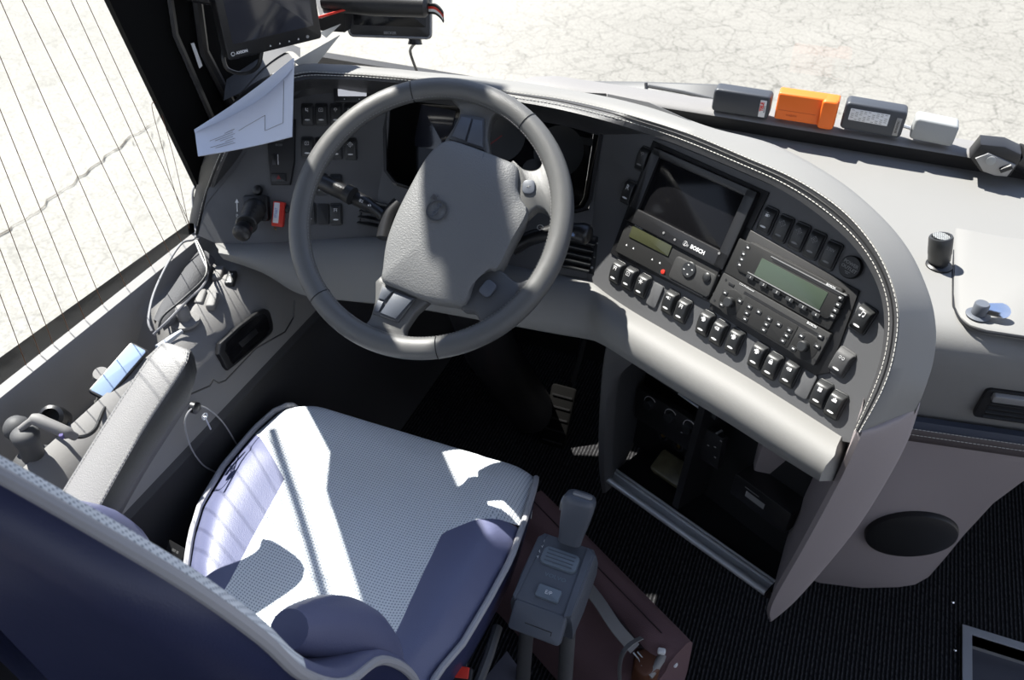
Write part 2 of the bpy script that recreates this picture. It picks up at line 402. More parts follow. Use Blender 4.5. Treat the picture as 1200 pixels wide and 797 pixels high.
def rocker(fr, a, b, parent, kind, rot=0.0, dim=False, up=.0105, name='rocker_switch', txt=None, w=.0195, h=.036, rev=False, m=None):
    f = fr.sub(a, b, 0, rot)
    mb = MB(); mb.rbox(f, w + .003, h + .003, .003, .004, .0008)
    # rocker: raised at one end like a tilted switch cap
    N = 10; rows = []
    for i in range(N + 1):
        t = i / N; y = -h/2 + h * t
        z = .0035 + (up - .0035) * (.55 + .45 * math.cos((t - (.72 if not rev else .28)) * 3.0)) if 0 < i < N else .002
        if i in (1, N - 1): z = .003 + (z - .003) * .75
        row = []
        for k, (x, q) in enumerate(((-.5, .1), (-.5, .75), (-.46, .93), (-.4, 1.0), (0, 1.0), (.4, 1.0), (.46, .93), (.5, .75), (.5, .1))):
            yy = y if 0 < i < N else y * .985
            row.append(f.P(x * w, yy, .0005 + (z - .0005) * q))
        rows.append(row)
    mb.grid(rows)
    s = mb.build(name, m or SATIN, parent, ang=50)
    fr2 = f.sub(0, 0, .0005)
    im = DIM if dim else ICON
    zt = up + .0003; zb = .0035 + (up - .0035) * (.55 + .45 * math.cos((.2 - .72) * 3.0)) + .0003
    # the printed mark and the window of the pilot lamp
    g = f.sub(0, h * .20, 0)
    if txt: text('icon', txt, g, .011 if len(txt) < 2 else .0058, im, s, c=zt)
    elif kind: glyph(g, kind, .0046, s, zt, im)
    mk = MB(); q = f.sub(0, -h * .27, 0)
    pts = [q.P(.0048 * math.cos(k * math.pi/8), .0013 * math.sin(k * math.pi/8), 0) for k in range(16)]
    mk.prism([p + f.n * (zb - .0009) for p in pts], f.n * .0016); mk.build('indicator_mark', im, s)
    return s

# ================================================================== DASHBOARD
dash = thing('dashboard', 'grey wraparound dashboard with stitched padded hood and rows of switches', 'dashboard', (-.2, 1.2, 0))
def sheet(fr, px, name, m=PANEL, th=.012, off=0):
    mb = MB(); mb.prism([fr.hit(x, y, off) for x, y in px], fr.n * -th); return mb.build(name, m, dash)
sheet(R, [(706, 148), (712, 110), (760, 120), (850, 160), (930, 205), (1000, 265), (1045, 330), (1058, 400), (1048, 450), (1012, 522), (987, 517), (925, 474), (867, 438), (800, 400), (743, 367), (706, 344), (688, 326), (691, 290)], 'instrument_panel')
sheet(LP, [(459, 96), (447, 280), (400, 280), (345, 284), (255, 286), (232, 276), (243, 225), (262, 172), (300, 118), (345, 82), (400, 78)], 'instrument_panel')
sheet(CC, [(440, 90), (454, 90), (450, 140), (450, 200), (462, 217), (480, 222), (560, 233), (675, 250), (690, 246), (706, 150), (688, 327), (640, 321), (550, 303), (470, 282), (444, 282)], 'instrument_panel')
# recessed instrument cluster
ring0 = [(456, 100), (452, 150), (453, 200), (463, 213), (480, 219), (560, 230), (672, 246), (684, 243), (690, 232), (703, 150), (706, 112)]
mb = MB(); a = [CC.hit(x, y, .004) for x, y in ring0]; c = sum(a, V()) / len(a)
lip0 = [c + (p - c) * 1.03 for p in a]
inner = [c + (p - c) * .86 - CC.n * .07 for p in a]
mb.grid([[p - CC.n * .006 for p in lip0], lip0, a, [p - CC.n * .008 for p in a]], closeu=True)
mb.build('cluster_bezel', BLACKM, dash)
mb = MB(); mb.grid([[p - CC.n * .008 for p in a], inner], closeu=True); mb.build('cluster_well', EXTB, dash)
cl = MB(); cl.add([p + CC.n * .001 for p in inner], [tuple(range(len(inner)))]); clus = cl.build('gauge_cluster', GLOSS, dash)
def dial(px, py, r):
    f = CC.sub(*CC.ab(px, py, -.068), -.0685)
    m1 = MB(); m1.lathe(f.o, f.n, [(r * .93, 0), (r, 0), (r, .004), (r * .93, .004)], 32); d = m1.build('dial_ring', SATIN, clus)
    m2 = MB()
    for k in range(13):
        a_ = math.radians(225 - k * 22.5); g = f.sub(r * .8 * math.cos(a_), r * .8 * math.sin(a_), 0, a_); m2.box(g, r * .14, r * .03, .0006, .0004)
    m2.build('dial_marks', DIM, clus)
    m3 = MB(); m3.box(f.sub(-r * .25, -r * .25, 0, math.radians(225)), r * .8, r * .05, .0012, .003); m3.build('needle', REDD, clus)
dial(588, 160, .045); dial(655, 178, .045); dial(625, 200, .02)
mk = MB(); mk.box(CC.sub(*CC.ab(688, 166, -.066), -.066), .03, .012, .001); mk.build('warning_display', SATIN, clus)
mk = MB(); mk.rbox(CC.sub(*CC.ab(508, 150, -.06), -.066), .07, .075, .003); mk.build('information_display', SCREEN, clus)

# vents behind the wheel
def vent(fr, px, py, w, h, name='air_vent', n=5):
    f = fr.sub(*fr.ab(px, py), 0)
    mb = MB(); mb.rbox(f.sub(0, h * .46), w, h * .08, .008, .001); mb.rbox(f.sub(0, -h * .46), w, h * .08, .008, .001)
    mb.rbox(f.sub(-w * .46, 0), w * .08, h, .008, .001); mb.rbox(f.sub(w * .41, 0), w * .18, h, .008, .001)
    v_ = mb.build(name, BLACK, dash)
    mb = MB()
    for k in range(n): mb.box(f.sub(-w * .05, -h * .36 + k * h * .72 / (n - 1), .002, 0, .5), w * .82, .0022, .012)
    mb.build('louvre', SATIN, v_); 
    mb = MB(); mb.box(f.sub(0, 0, .0005), w * .85, h * .85, .0012); mb.build('duct', BLACKM, v_)
    mb = MB(); mb.lathe(f.P(w * .41, 0, .004), f.u, [(.006, -.002), (.0068, -.0014), (.0068, .0014), (.006, .002)], 16); mb.build('thumb_wheel', SATIN, v_)
    mb = MB(); mb.lathe(f.P(w * .41, h * .33, .008), f.n, [(.0015, 0), (.0015, .0004)], 8); mb.lathe(f.P(w * .41, -h * .33, .008), f.n, [(.0022, 0), (.0022, .0004)], 8); mb.build('icon', DIM, v_)
    return v_
vent(CC, 681, 296, .062, .062)
vent(CC, 447, 253, .085, .045, n=4)

# padded hood with stitched leather band, running round the whole panel
ST = [((236, 268), (231, 266), (221, 262), 'z', .745), ((246, 232), (240, 229), (229, 222), 'z', .80), ((266, 182), (259, 179), (244, 172), 'z', .90),
      ((298, 126), (292, 119), (283, 108), 'z', .97), ((345, 96), (345, 88), (343, 77), 'z', 1.01), ((400, 93), (400, 87), (399, 75), 'z', 1.02),
      ((450, 96), (451, 90), (452, 79), 'z', 1.02), ((500, 101), (501, 95), (503, 84), 'z', 1.02), ((560, 110), (562, 103), (565, 90), 'z', 1.02),
      ((600, 118), (603, 109), (607, 95), 'z', 1.02), ((650, 127), (655, 116), (664, 104), 'z', 1.02), ((700, 139), (707, 127), (722, 115), 'z', 1.02),
      ((750, 154), (758, 141), (782, 131), 'r', 0), ((800, 172), (810, 158), (838, 150), 'r', 0), ((860, 197), (872, 184), (908, 169), 'r', 0),
      ((918, 224), (931, 210), (976, 206), 'r', 0), ((966, 257), (983, 244), (1026, 246), 'r', 0), ((1003, 292), (1019, 283), (1062, 287), 'r', 0),
      ((1027, 332), (1042, 326), (1084, 330), 'r', 0), ((1036, 373), (1052, 371), (1096, 373), 'r', 0), ((1032, 418), (1047, 419), (1094, 417), 'r', 0),
      ((1019, 458), (1033, 461), (1083, 455), 'r', 0), ((1000, 504), (1007, 508), (1070, 487), 'r', 0)]
band, pad, sl1, sl2 = [], [], [], []
for i, (lp, bp, op, k, z) in enumerate(ST):
    if k == 'z':
        Lq, Bq, Oq = zp(*lp, z), zp(*bp, z + .006), zp(*op, z + .002)
        nn = (LP.n if i < 5 else CC.n)
    else:
        Lq, Bq = R.hit(*lp, .045), R.hit(*bp, .052)
        Oq = zp(*op, Bq.z - {12: .010, 13: .018, 14: .028, 15: .036, 16: .042}.get(i, .046 if i < 21 else .03)); nn = R.n
    out = Oq - Bq; out.z = 0; out.normalize()
    I = Lq - nn * (.075 if k == 'z' else .05) + V((0, 0, 0))
    fr0 = LP if i < 5 else CC if k == 'z' else R
    J = Lq - fr0.n * ((Lq - fr0.o).dot(fr0.n) - .001) - fr0.v * (.012 if k == 'z' else .004)
    band.append([J, I, Lq - nn * .006, Lq, Lq.lerp(Bq, .5) + V((0, 0, .003)), Bq])
    sl1.append(Lq.lerp(Bq, .3) + V((0, 0, .003))); sl2.append(Lq.lerp(Bq, .95) + V((0, 0, .0015)))
    d = (.13 if i < 5 else .035) if k == 'z' else .15
    sk = {20: .55, 21: .22, 22: .06}.get(i, 1.0)
    pad.append([Bq - V((0, 0, .002)), Bq + V((0, 0, .001)) + out * .002, Bq.lerp(Oq, .35) + V((0, 0, .005)), Bq.lerp(Oq, .75) + V((0, 0, .003)), Oq - V((0, 0, .001)),
                Oq + out * .008 * sk - V((0, 0, .014 * sk)), Oq + out * .012 * sk - V((0, 0, min(.05, d * .8) * sk)), Oq + out * .014 * sk - V((0, 0, d * sk))])
band, pad = crows(band, 5), crows(pad, 5)
MB().grid(band).add(band[-1], [tuple(range(len(band[-1])))]).build('stitched_band', LEATHER, dash, ang=60)
MB().grid(pad[18:]).add(pad[-1] + [band[-1][1]], [tuple(range(9))]).build('hood_pad', GREY, dash, ang=60)
MB().grid(pad[:19]).build('hood_pad', BLACKM, dash, ang=60)  # left end of the grey pad, coloured black to stand in for shade
for q_ in (sl1, sl2): th = MB(); stitches(th, cr(q_, 6), lift=V((0, 0, .0006))); th.build('seam_stitching', THREAD, dash)
seam = MB(); seam.tube([p + V((0, 0, .0004)) for p in cr([a.lerp(b, .5) for a, b in zip(sl1, sl2)], 5)], .0011, 6); seam.build('seam', BLACK, dash)

# lower roll of the panel
KR = [(LP, (252, 285), (256, 292), (262, 304)), (LP, (300, 285), (303, 297), (308, 320)), (LP, (345, 283), (347, 298), (352, 345)), (LP, (400, 279), (402, 294), (405, 352)),
      (CC, (470, 280), (470, 296), (470, 358)), (CC, (550, 301), (550, 318), (550, 372)), (CC, (640, 319), (640, 336), (638, 388)), (CC, (688, 327), (688, 345), (684, 396)),
      (R, (710, 344), (708, 360), (706, 404)), (R, (743, 366), (738, 384), (738, 424)), (R, (800, 399), (795, 419), (793, 459)),
      (R, (867, 437), (860, 457), (855, 497)), (R, (925, 473), (918, 494), (912, 534)), (R, (986, 512), (978, 534), (960, 564))]
rows = []
for fr, t, p1, p2 in KR:
    T, A, B = fr.hit(*t, .001), fr.hit(*p1, .03), fr.hit(*p2, .018)
    rows.append([T - fr.n * .01, T, T.lerp(A, .5) + fr.n * .003, A, A.lerp(B, .35) + fr.n * .009, A.lerp(B, .7) + fr.n * .007, B, B - fr.n * .05 - fr.v * .006, B - fr.n * .16 - fr.v * .01])
R_ = crows(rows, 5)
MB().grid(R_).add(R_[-1], [tuple(range(len(R_[-1])))]).build('lower_roll', GREY, dash, ang=60)

# side column (fin) right of the storage opening
IN = [(1002, 509), (984, 549), (962, 592), (935, 642), (908, 690), (899, 712), (900, 724)]
OU = [(1070, 487), (1058, 522), (1034, 568), (1000, 622), (960, 672), (926, 710), (906, 727)]
rows = []
for i, (p, q) in enumerate(zip(IN, OU)):
    t = i / 6; a = yp(*p, .862 + .12 * t); b = yp(*q, .945 + .04 * t)
    rows.append([a + V((.01, .28 * (1 - t * .5), 0)), a + V((.002, .012, 0)), a, a + V((.006, -.006, .001)), a.lerp(b, .35) + V((0, -.014 * (1 - .6 * t), 0)), a.lerp(b, .75) + V((0, -.010 * (1 - .6 * t), 0)), b, b + V((.006, .012, -.002)), b + V((.0, .26 * (1 - t * .55), -.02))])
rows.insert(0, [p + V((0, .009, .009)) for p in rows[0]])
MB().grid(crows(rows, 5)).build('console_column', LOWER, dash, ang=50)

# left post and the inside of the storage compartment
rows = []
for i, (p, q) in enumerate(zip([(742, 425), (724, 446), (718, 500), (716, 548), (716, 572)], [(712, 402), (706, 440), (702, 500), (702, 548), (706, 578)])):
    t = i / 4; a = yp(*p, 1.045 + .10 * t); b = yp(*q, 1.04 + .10 * t)
    rows.append([a + V((.02, .3, 0)), a + V((.002, .01, 0)), a, a.lerp(b, .5) + V((0, -.006, 0)), b, b + V((-.004, .012, 0)), b + V((.0, .32, 0))])
MB().grid(crows(rows, 4)).build('console_post', GREYD, dash, ang=50)
mb = MB()
A_, B_ = zp(716, 556, .30), zp(903, 689, .30)
ud = (B_ - A_).normalized(); bk = V((-ud.y, ud.x, 0))
mb.prism([A_ - V((0, 0, .01)) - ud * .005, B_ - V((0, 0, .01)) + ud * .03, B_ + bk * .26 - V((0, 0, .01)) + ud * .03, A_ + bk * .26 - V((0, 0, .01)) - ud * .005], V((0, 0, -.02)))
mb.build('compartment_floor', BLACKM, dash)
S = Fr((-.25, 1.30, .5), (.877, -.478, 0), (0, .12, 1))                       # rear wall of the compartment
mb = MB(); mb.prism([S.P(a, b) for a, b in ((-.03, .35), (.46, .35), (.46, -.22), (-.03, -.22))], S.n * -.01); mb.build('compartment_back', BLACKM, dash)
mb = MB(); q = S.sub(.215, .05, 0); mb.box(q, .014, .50, .085); mb.build('compartment_divider', BLACKM, dash)
# aluminium sill bar
fb = Fr((A_ + B_) / 2, ud, bk); Lb = (B_ - A_).length
mb = MB(); mb.rbox(fb, Lb, .030, .008, .002, .001, -.004)
mb.tube([fb.P(-Lb/2, -.016, .003), fb.P(Lb/2, -.016, .003)], .0065, 12)
mb.tube([fb.P(-Lb/2, .006, .005), fb.P(Lb/2, .006, .005)], .0028, 8); mb.tube([fb.P(-Lb/2, .013, .005), fb.P(Lb/2, .013, .005)], .0028, 8)
bar = mb.build('sill_bar', METAL, dash)
mb = MB(); mb.box(fb.sub(Lb/2 + .001, 0, 0), .003, .04, .012, -.006); mb.build('end_cap', BLACK, bar)
# slim tray above the climate panel
q = S.sub(*S.ab(800, 458, .05), .05); mb = MB(); mb.rbox(q, .17, .012, .01, .003, .001); tr = mb.build('ashtray_front', SATIN, dash)
mb = MB(); mb.rbox(q.sub(.03, -.001), .06, .003, .013, .001, .0005); mb.build('pull_edge', METAL, tr)

# ---- passenger side: shelf, front, band, lower face
def gx(x): return .17 * (x - .35) if x > .05 else .17 * (.05 - .35)
prof = [(1.63, .80), (1.615, .838), (1.45, .827), (1.30, .822), (1.20, .822), (1.172, .818), (1.152, .806), (1.142, .785), (1.143, .75), (1.155, .69), (1.168, .635)]
rows = []
for x in (.10, .14, .2, .3, .4, .5, .62, .8, 1.0, 1.14):
    rows.append([V((x, (y + gx(x)) if y < 1.4 else y, z)) for y, z in prof])
MB().grid(rows).build('passenger_top', GREY, dash, ang=60)
rows = []
for x in (-1.10, -.9, -.6, -.4, -.2, 0, .10):
    y0 = 1.36 if x < -.35 else 1.36 - (x + .35) * .42
    ye = 1.42 if x < -1.0 else 1.58 if x < -.8 else 1.655
    ye = min(ye, 1.615); rows.append([V((x, ye, .838)), V((x, 1.45 if x > -.8 else ye - .01, .827)), V((x, max(y0, 1.25), .8215)), V((x, y0 - .01, .8215)), V((x, y0 - .03, .78))])
MB().grid(rows).build('windscreen_shelf', GREY, dash)
# leather band below the passenger front
bt, st_, st2 = [], [], []
for x in (.12, .2, .3, .4, .55, .8, 1.14):
    y = 1.158 + gx(x)
    bt.append([V((x, y, .645)), V((x, y - .010, .643)), V((x, y - .013, .634)), V((x, y - .010, .626)), V((x, y - .012, .622)), V((x, y - .010, .600)), V((x, y - .002, .596))])
    st_.append(V((x, y - .0135, .630))); st2.append(V((x, y - .0128, .617)))
b1 = crows(bt, 4)
MB().grid([r[:4] for r in b1]).build('blue_band', BLUELE, dash, ang=60)
MB().grid([r[3:] for r in b1]).build('brown_band', BROWNLE, dash, ang=60)
for q_ in (st_, st2): th = MB(); stitches(th, cr(q_, 4), lift=V((0, -.0005, 0))); th.build('seam_stitching', THREAD, dash)
F = Fr((.3, 1.156, .60), (1, .17, 0), (0, -.17, 1))
mb = MB()
pl = [(880, 560), (900, 660), (960, 682), (1010, 688), (1052, 687), (1072, 684), (1088, 675), (1108, 652), (1130, 625), (1165, 587), (1200, 561), (1240, 548), (1320, 560), (1320, 556), (1200, 534), (1060, 514), (900, 500)]
plate(mb, [F.hit(*p) for p in pl], F.n, -.05, .004, .004); mb.build('passenger_lower_panel', LOWER, dash)
# hatch lid with lock
hp = [(1118, 250), (1117, 346), (1119, 362), (1125, 374), (1136, 383), (1155, 389), (1200, 396), (1330, 420), (1330, 262), (1200, 240), (1145, 234), (1128, 234), (1120, 240)]
HN = V((0, 0, 1)); mb = MB(); plate(mb, [zp(*p, .822) for p in hp], HN, -.004, .004, .003); hatch = mb.build('hatch_lid', GREY, dash)
mb = MB(); pts = [zp(*p, .8225) for p in hp]; mb.tube(cr(pts, 3, True), .0018, 6, closed=True); mb.build('hatch_gap', BLACK, dash)
# soft step pressed into the lid
lk = zp(1146, 369, .828)
mb = MB(); mb.lathe(lk, HN, [(.017, 0), (.017, .001), (.012, .003), (.010, .003)], 24); mb.lathe(lk + V((0, 0, .003)), HN, [(.0105, 0), (.0105, .016), (.009, .018), (.0, .018)], 20)
lock = mb.build('hatch_lock', GEAR, hatch)
fk = Fr(lk + V((.016, .004, .012)), (1, .15, .0), (-.25, 1, .9))
# passenger air vent
f = Fr((.44, 1.152 + gx(.44) - .001, .70), (1, .17, 0), (0, -.12, 1))
mb = MB()
L0 = -.135
mb.rbox(f.sub(0, .021), .27, .014, .014, .004, .002); mb.build('vent_blade', SILVERG, dash)
mb = MB(); mb.rbox(f.sub(0, .0), .29, .064, .006, .008, .002); vt = mb.build('air_vent', BLACK, dash)
mb = MB()
for k in range(4): mb.box(f.sub(0, -.022 + k * .010, .004, 0, .4), .265, .002, .006)
mb.build('louvre', SATIN, vt)
mb = MB(); mb.rbox(f.sub(-.06, -.006, .006), .02, .003, .006, .001, .0005); mb.build('slider', SILVERG, vt)
# oval speaker grille
sp = F.sub(*F.ab(1067, 625, .006), 0)
e1 = V(F.hit(1117, 612, .006)) - V(F.hit(1018, 637, .006)); rr = e1.length / 2
ang = math.atan2(e1.dot(F.v), e1.dot(F.u))
g = sp.sub(0, 0, 0, ang); N = 40
hgt = .070
pts = [g.P(rr * math.cos(2*math.pi*k/N), hgt * math.sin(2*math.pi*k/N), 0) for k in range(N)]
mb = MB(); plate(mb, pts, F.n, .003, .016, .006, dome=.004); spk = mb.build('speaker_grille', BLACKM, dash)

# ---- switches on the radio side
for (px, py, k, rot) in [(721, 319, 'kneel', 0), (736, 326, 'frame', 0), (751, 335, 'snow', 0), (783, 354, 'horn', 0), (798, 364, 'kneel', 0),
                         (824, 379, 'door', 0), (840, 390, 'bars', 0), (859, 400, 'door', 0), (886, 417, 'door', 0), (903, 429, 'lock', 0), (924, 438, 'bars', 0),
                         (960, 462, 'fan', 0), (977, 475, 'mark', 0)]:
    a, b = R.ab(px, py, .008); rocker(R, a, b, dash, k, up=.0125)
for (px, py, k) in [(898, 258, 'cup'), (916, 268, 'gear'), (935, 277, 'gear'), (953, 287, 'gear'), (972, 299, '24V')]:
    a, b = R.ab(px, py, .005); rocker(R, a, b, dash, k if k != '24V' else None, dim=(k != 'cup'), txt='230V' if k == '24V' else None, up=.008)
a, b = R.ab(1009, 374, .008); rocker(R, a, b, dash, 'note', rot=-.12, up=.013, w=.021)
a, b = R.ab(985, 424, .006); rocker(R, a, b - .001, dash, 'arrows', rot=-.10, up=.010, m=GREYD, w=.022)
a, b = R.ab(735, 225, .006); rocker(R, a, b, dash, None, txt='R', up=.009)
a, b = R.ab(752, 186, .006); rocker(R, a, b, dash, 'wash', dim=True, up=.009)
# empty switch places
for px, py in ((767, 346), (944, 451)):
    a, b = R.ab(px, py, .003); mb = MB(); q = R.sub(a, b); mb.rbox(q, .020, .037, .0035, .004, .0012); mb.build('blank_cover', PANEL, dash)
# round power outlet cover
a, b = R.ab(996, 313, .006); q = R.sub(a, b)
mb = MB(); mb.lathe(q.P(0, 0, 0), R.n, [(.0150, 0), (.0150, .005), (.0138, .0066), (0, .0066)], 28); po = mb.build('power_outlet', BLACKM, dash)
text('lettering', 'POWER', q.sub(0, .0042, .0066, -.12), .0062, DIM, po, bold=.00012); text('lettering', 'OUTLET', q.sub(0, -.0022, .0066, -.12), .0062, DIM, po, bold=.00012)
mb = MB(); mb.box(q.sub(0, -.0068, .0066), .008, .0009, .0004); mb.box(q.sub(0, -.0088, .0066), .004, .0009, .0004); mb.build('icon', DIM, po)
# ---- switches on the window side
ics = ['seat', 'wash', 'wash', 'lamp']
for (px, py, k) in [(360.2, 134, 'seat'), (376.5, 134, 'frame'), (393.6, 134, 'wash'), (410.4, 134, 'lamp'), (360.2, 173, 'frame'), (376.5, 173.5, 'frame'), (393.6, 174, 'lamp'), (410.8, 174.5, 'gear'),
                    (393.5, 217, 'dots'), (376.5, 216, None), (362.5, 250, 'dots'), (393.6, 251, 'kneel')]:
    a, b = LP.ab(px, py, .004); rocker(LP, a, b, dash, k, up=.007, dim=False)
a, b = LP.ab(379, 251, .002); mb = MB(); mb.rbox(LP.sub(a, b), .020, .037, .004, .003, .001); mb.build('blank_cover', BLACKM, dash)
# small pale display
a, b = LP.ab(414, 108); q = LP.sub(a, b)
mb = MB(); mb.rbox(q, .066, .038, .010, .004, .002); sd = mb.build('small_display', BLACK, dash)
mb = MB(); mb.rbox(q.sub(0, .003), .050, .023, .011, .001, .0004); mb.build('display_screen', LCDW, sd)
mb = MB(); [mb.lathe(q.P(x, -.0135, .010), LP.n, [(.001, 0), (.001, .0004)], 8) for x in (-.014, .012)]; mb.build('icon', ICON, sd)
# light control plate: rotary knob, dimmer slider, hazard button
mb = MB(); plate(mb, [LP.hit(*p) for p in ((312, 140), (347, 140), (346, 190), (341, 217), (319, 217), (316, 190))], LP.n, 0, .007, .002); lc = mb.build('light_control_plate', BLACKM, dash)
mb = MB(); q = LP.sub(*LP.ab(326, 155, .01), .007); mb.lathe(q.o, LP.n, [(.016, 0), (.016, .003), (.013, .004), (.012, .016), (.010, .018), (0, .018)], 24); mb.box(q.sub(0, 0, .018), .024, .004, .004); kb = mb.build('rotary_knob', BLACK, lc)
mb = MB(); mb.lathe(q.P(.012, -.002, .016), LP.n, [(.002, 0), (.002, .0007)], 10); mb.build('icon', DIM, kb)
q = LP.sub(*LP.ab(327, 170, .007), .007); text('icon', 'KOD', q, .0055, DIM, lc)
q = LP.sub(*LP.ab(322, 187, .007), .007); mb = MB(); mb.rbox(q, .008, .019, .003, .001, .0005); mb.build('dimmer_wheel', BLACK, lc)
mb = MB(); mb.box(q.sub(.0058, 0), .0011, .018, .0006); mb.build('white_mark', ICON, lc)
q = LP.sub(*LP.ab(327, 208, .007), .007); mb = MB(); mb.rbox(q, .025, .014, .003, .001, .0007); hz = mb.build('hazard_button', SATIN, lc)
mb = MB(); mb.prism([q.P(-.004, -.003, .003), q.P(.004, -.003, .003), q.P(0, .0042, .003)], q.n * .0005); mb.build('hazard_triangle', REDD, hz)
# clip knob over the lever
mb = MB(); mb.lathe(LP.hit(303, 223), LP.n, [(.008, 0), (.009, .004), (.006, .008), (.007, .013), (0, .016)], 16); mb.build('screw_knob', BLACK, dash)
mb = MB(); mb.lathe(LP.hit(336, 245), LP.n, [(.006, 0), (.007, .003), (.004, .006), (0, .007)], 16); mb.build('ignition_socket', BLACK, dash)
# ================================================================== NAVIGATION SCREEN, TACHOGRAPH, RADIOS
def unit(fr, quad, name, label, cat, th, m, r=.002, base=0.0, e=.001, w=None, h=None):
    P = [fr.ab(*p) for p in quad]                       # TL TR BR BL
    ca = sum(p[0] for p in P) / 4; cb = sum(p[1] for p in P) / 4
    w = w or (P[1][0] - P[0][0] + P[2][0] - P[3][0]) / 2; h = h or (P[0][1] - P[3][1] + P[1][1] - P[2][1]) / 2
    du = (fr.u * ((P[1][0] - P[0][0] + P[2][0] - P[3][0])) + fr.v * ((P[1][1] - P[0][1] + P[2][1] - P[3][1])))
    rot = math.atan2(du.dot(fr.v), du.dot(fr.u))
    f = fr.sub(ca, cb, base, rot)
    t = thing(name, label, cat, f.o)
    mb = MB(); mb.rbox(f, w, h, th, r, e); body = mb.build('body', m, t)
    return t, f, w, h
def on(f, px, py, c):
    a, b = f.ab(px, py, c); return f.sub(a, b)
def btn(f, px, py, w, h, c, d, m, parent, name='button', glyphc=None, rot=0, mark=True):
    q = on(f, px, py, c); mb = MB(); mb.rbox(q, w, h, c + d, .0012, .0005); b = mb.build(name, m, parent)
    if mark:
        mb = MB(); mb.box(q, w * .35, h * .28, .0003, c + d); mb.build('icon', ICON if glyphc is None else glyphc, b)
    return b
# screen
t, f, w, h = unit(R, [(770, 172), (895, 228), (850, 316), (738, 259)], 'navigation_screen', 'large dark built-in screen above the tachograph in the dashboard', 'screen', .006, BLACKM, r=.004)
mb = MB()
for (a, b, ww, hh) in ((0, h/2 - .006, w, .012), (0, -h/2 + .012, w, .024), (-w/2 + .009, 0, .018, h), (w/2 - .009, 0, .018, h)): mb.rbox(f.sub(a, b), ww, hh, .013, .003, .0015)
mb.build('bezel', BLACK, t)
q = on(f, 820, 243, .009); mb = MB(); mb.rbox(f.sub(0, .006), w - .034, h - .036, .0075, .001, .0003); mb.build('display', GLOSS, t)
q = f.sub(w * .24, -h/2 + .010); text('lettering', 'BOSCH', q, .0082, ICON, t, c=.0132, bold=.0003)
mb = MB(); q = f.sub(w * .24 - .024, -h/2 + .010, .0132); mb.tube([q.P(.0034 * math.cos(k * .524), .0034 * math.sin(k * .524), 0) for k in range(12)], .0004, 4, closed=True); mb.box(q, .0010, .0036, .0004); mb.build('logo', ICON, t)
for px, py in ((778, 273), (791, 281), (806, 288), (843, 297)): 
    q = on(f, px, py, .013); mb = MB(); mb.lathe(q.P(0, 0, .0125), q.n, [(.002, 0), (.002, .0016), (0, .0018)], 8); mb.build('button', DIM, t)
# tachograph
t, f, w, h = unit(R, [(740, 258), (848, 315), (833, 350), (723, 296)], 'tachograph', 'tachograph with olive display and round keypad below the big screen', 'tachograph', .008, RADIO, base=.001, e=.0012)
q = on(f, 763, 283, .009); mb = MB(); mb.rbox(q.sub(-.002, 0), .082, .018, .0095, .001, .0004); mb.build('display', LCDY, t)
text('lettering', 'VOLVO', on(f, 748, 266, .009), .005, ICON, t, c=.0085)
mb = MB(); q = on(f, 811, 324, .010); mb.rbox(q, .078, .036, .011, .006, .002); gp = mb.build('drawer_front', RADIOL, t)
q = on(f, 807, 316, .012); mb = MB(); mb.lathe(q.P(0, 0, .010), q.n, [(.0125, 0), (.0125, .002), (.011, .0035), (0, .003)], 24); dp = mb.build('round_keypad', SATIN, t)
mb = MB()
for k in range(4): mb.box(q.sub(.007 * math.cos(k * 1.571 + .3), .007 * math.sin(k * 1.571 + .3), .0135), .0025, .0015, .0004)
mb.build('icon', ICON, dp)
q = on(f, 828, 325, .012); mb = MB(); mb.lathe(q.P(0, 0, .010), q.n, [(.0068, 0), (.0068, .003), (.005, .0045), (0, .005)], 20); mb.build('button', SATIN, t)
q = on(f, 776.5, 318.5, .010); mb = MB(); mb.lathe(q.P(0, 0, .008), q.n, [(.0035, 0), (.0035, .002), (0, .003)], 14); mb.build('red_seal', REDP, t)
q = on(f, 798, 334, .009); mb = MB(); mb.box(q, .085, .0024, .0093); mb.build('paper_slot', BLACKM, t)
mb = MB()
for px, py in ((734, 287), (742, 291), (764, 304), (773, 308)): g = on(f, px, py, .009); mb.prism([g.P(-.0018, -.0012, .008), g.P(.0018, -.0012, .008), g.P(0, .0018, .008)], g.n * .0005)
mb.build('icon', ICON, t)
mb = MB()
for px, py in ((737, 265), (842, 323), (836, 344)): g = on(f, px, py, .009); mb.lathe(g.P(0, 0, .008), g.n, [(.0016, 0), (.0016, .0004), (0, .0004)], 10)
mb.build('screw_hole', BLACKM, t)
# radios. zoom coordinates Z -> image pixels
Z = lambda x, y: (830 + x / 4.69, 270 + y / 4.69)
t, f, w, h = unit(R, [Z(185, 45), Z(775, 345), Z(690, 560), Z(105, 228)], 'car_radio', 'upper car radio with green display and numbered preset buttons', 'radio', .009, RADIO, base=.001)
mb = MB(); g = on(f, *Z(440, 270), .009); mb.rbox(g, .155, .045, .0115, .006, .002); mb.build('fascia', RADIO, t)
g = on(f, *Z(448, 292), .012); mb = MB(); mb.rbox(g, .108, .026, .0122, .001, .0004); mb.build('display', LCDG, t)
mb = MB(); g = on(f, *Z(535, 255), .012); mb.box(g, .108, .0035, .0119); mb.build('disc_slot', BLACKM, t)
mb = MB(); g = on(f, *Z(545, 247), .012); mb.box(g, .12, .0012, .0124); g = on(f, *Z(410, 335), .012); mb.box(g, .12, .0012, .0128); mb.build('trim_line', SILVERG, t)
for k in range(6):
    px, py = Z(232 + k * 72, 258 + k * 41); b_ = btn(f, px, py, .0125, .0055, .011, .002, SATIN, t, mark=False)
    text('number', str(k + 1), on(f, px, py, .013), .0045, ICON, b_, c=.0133)
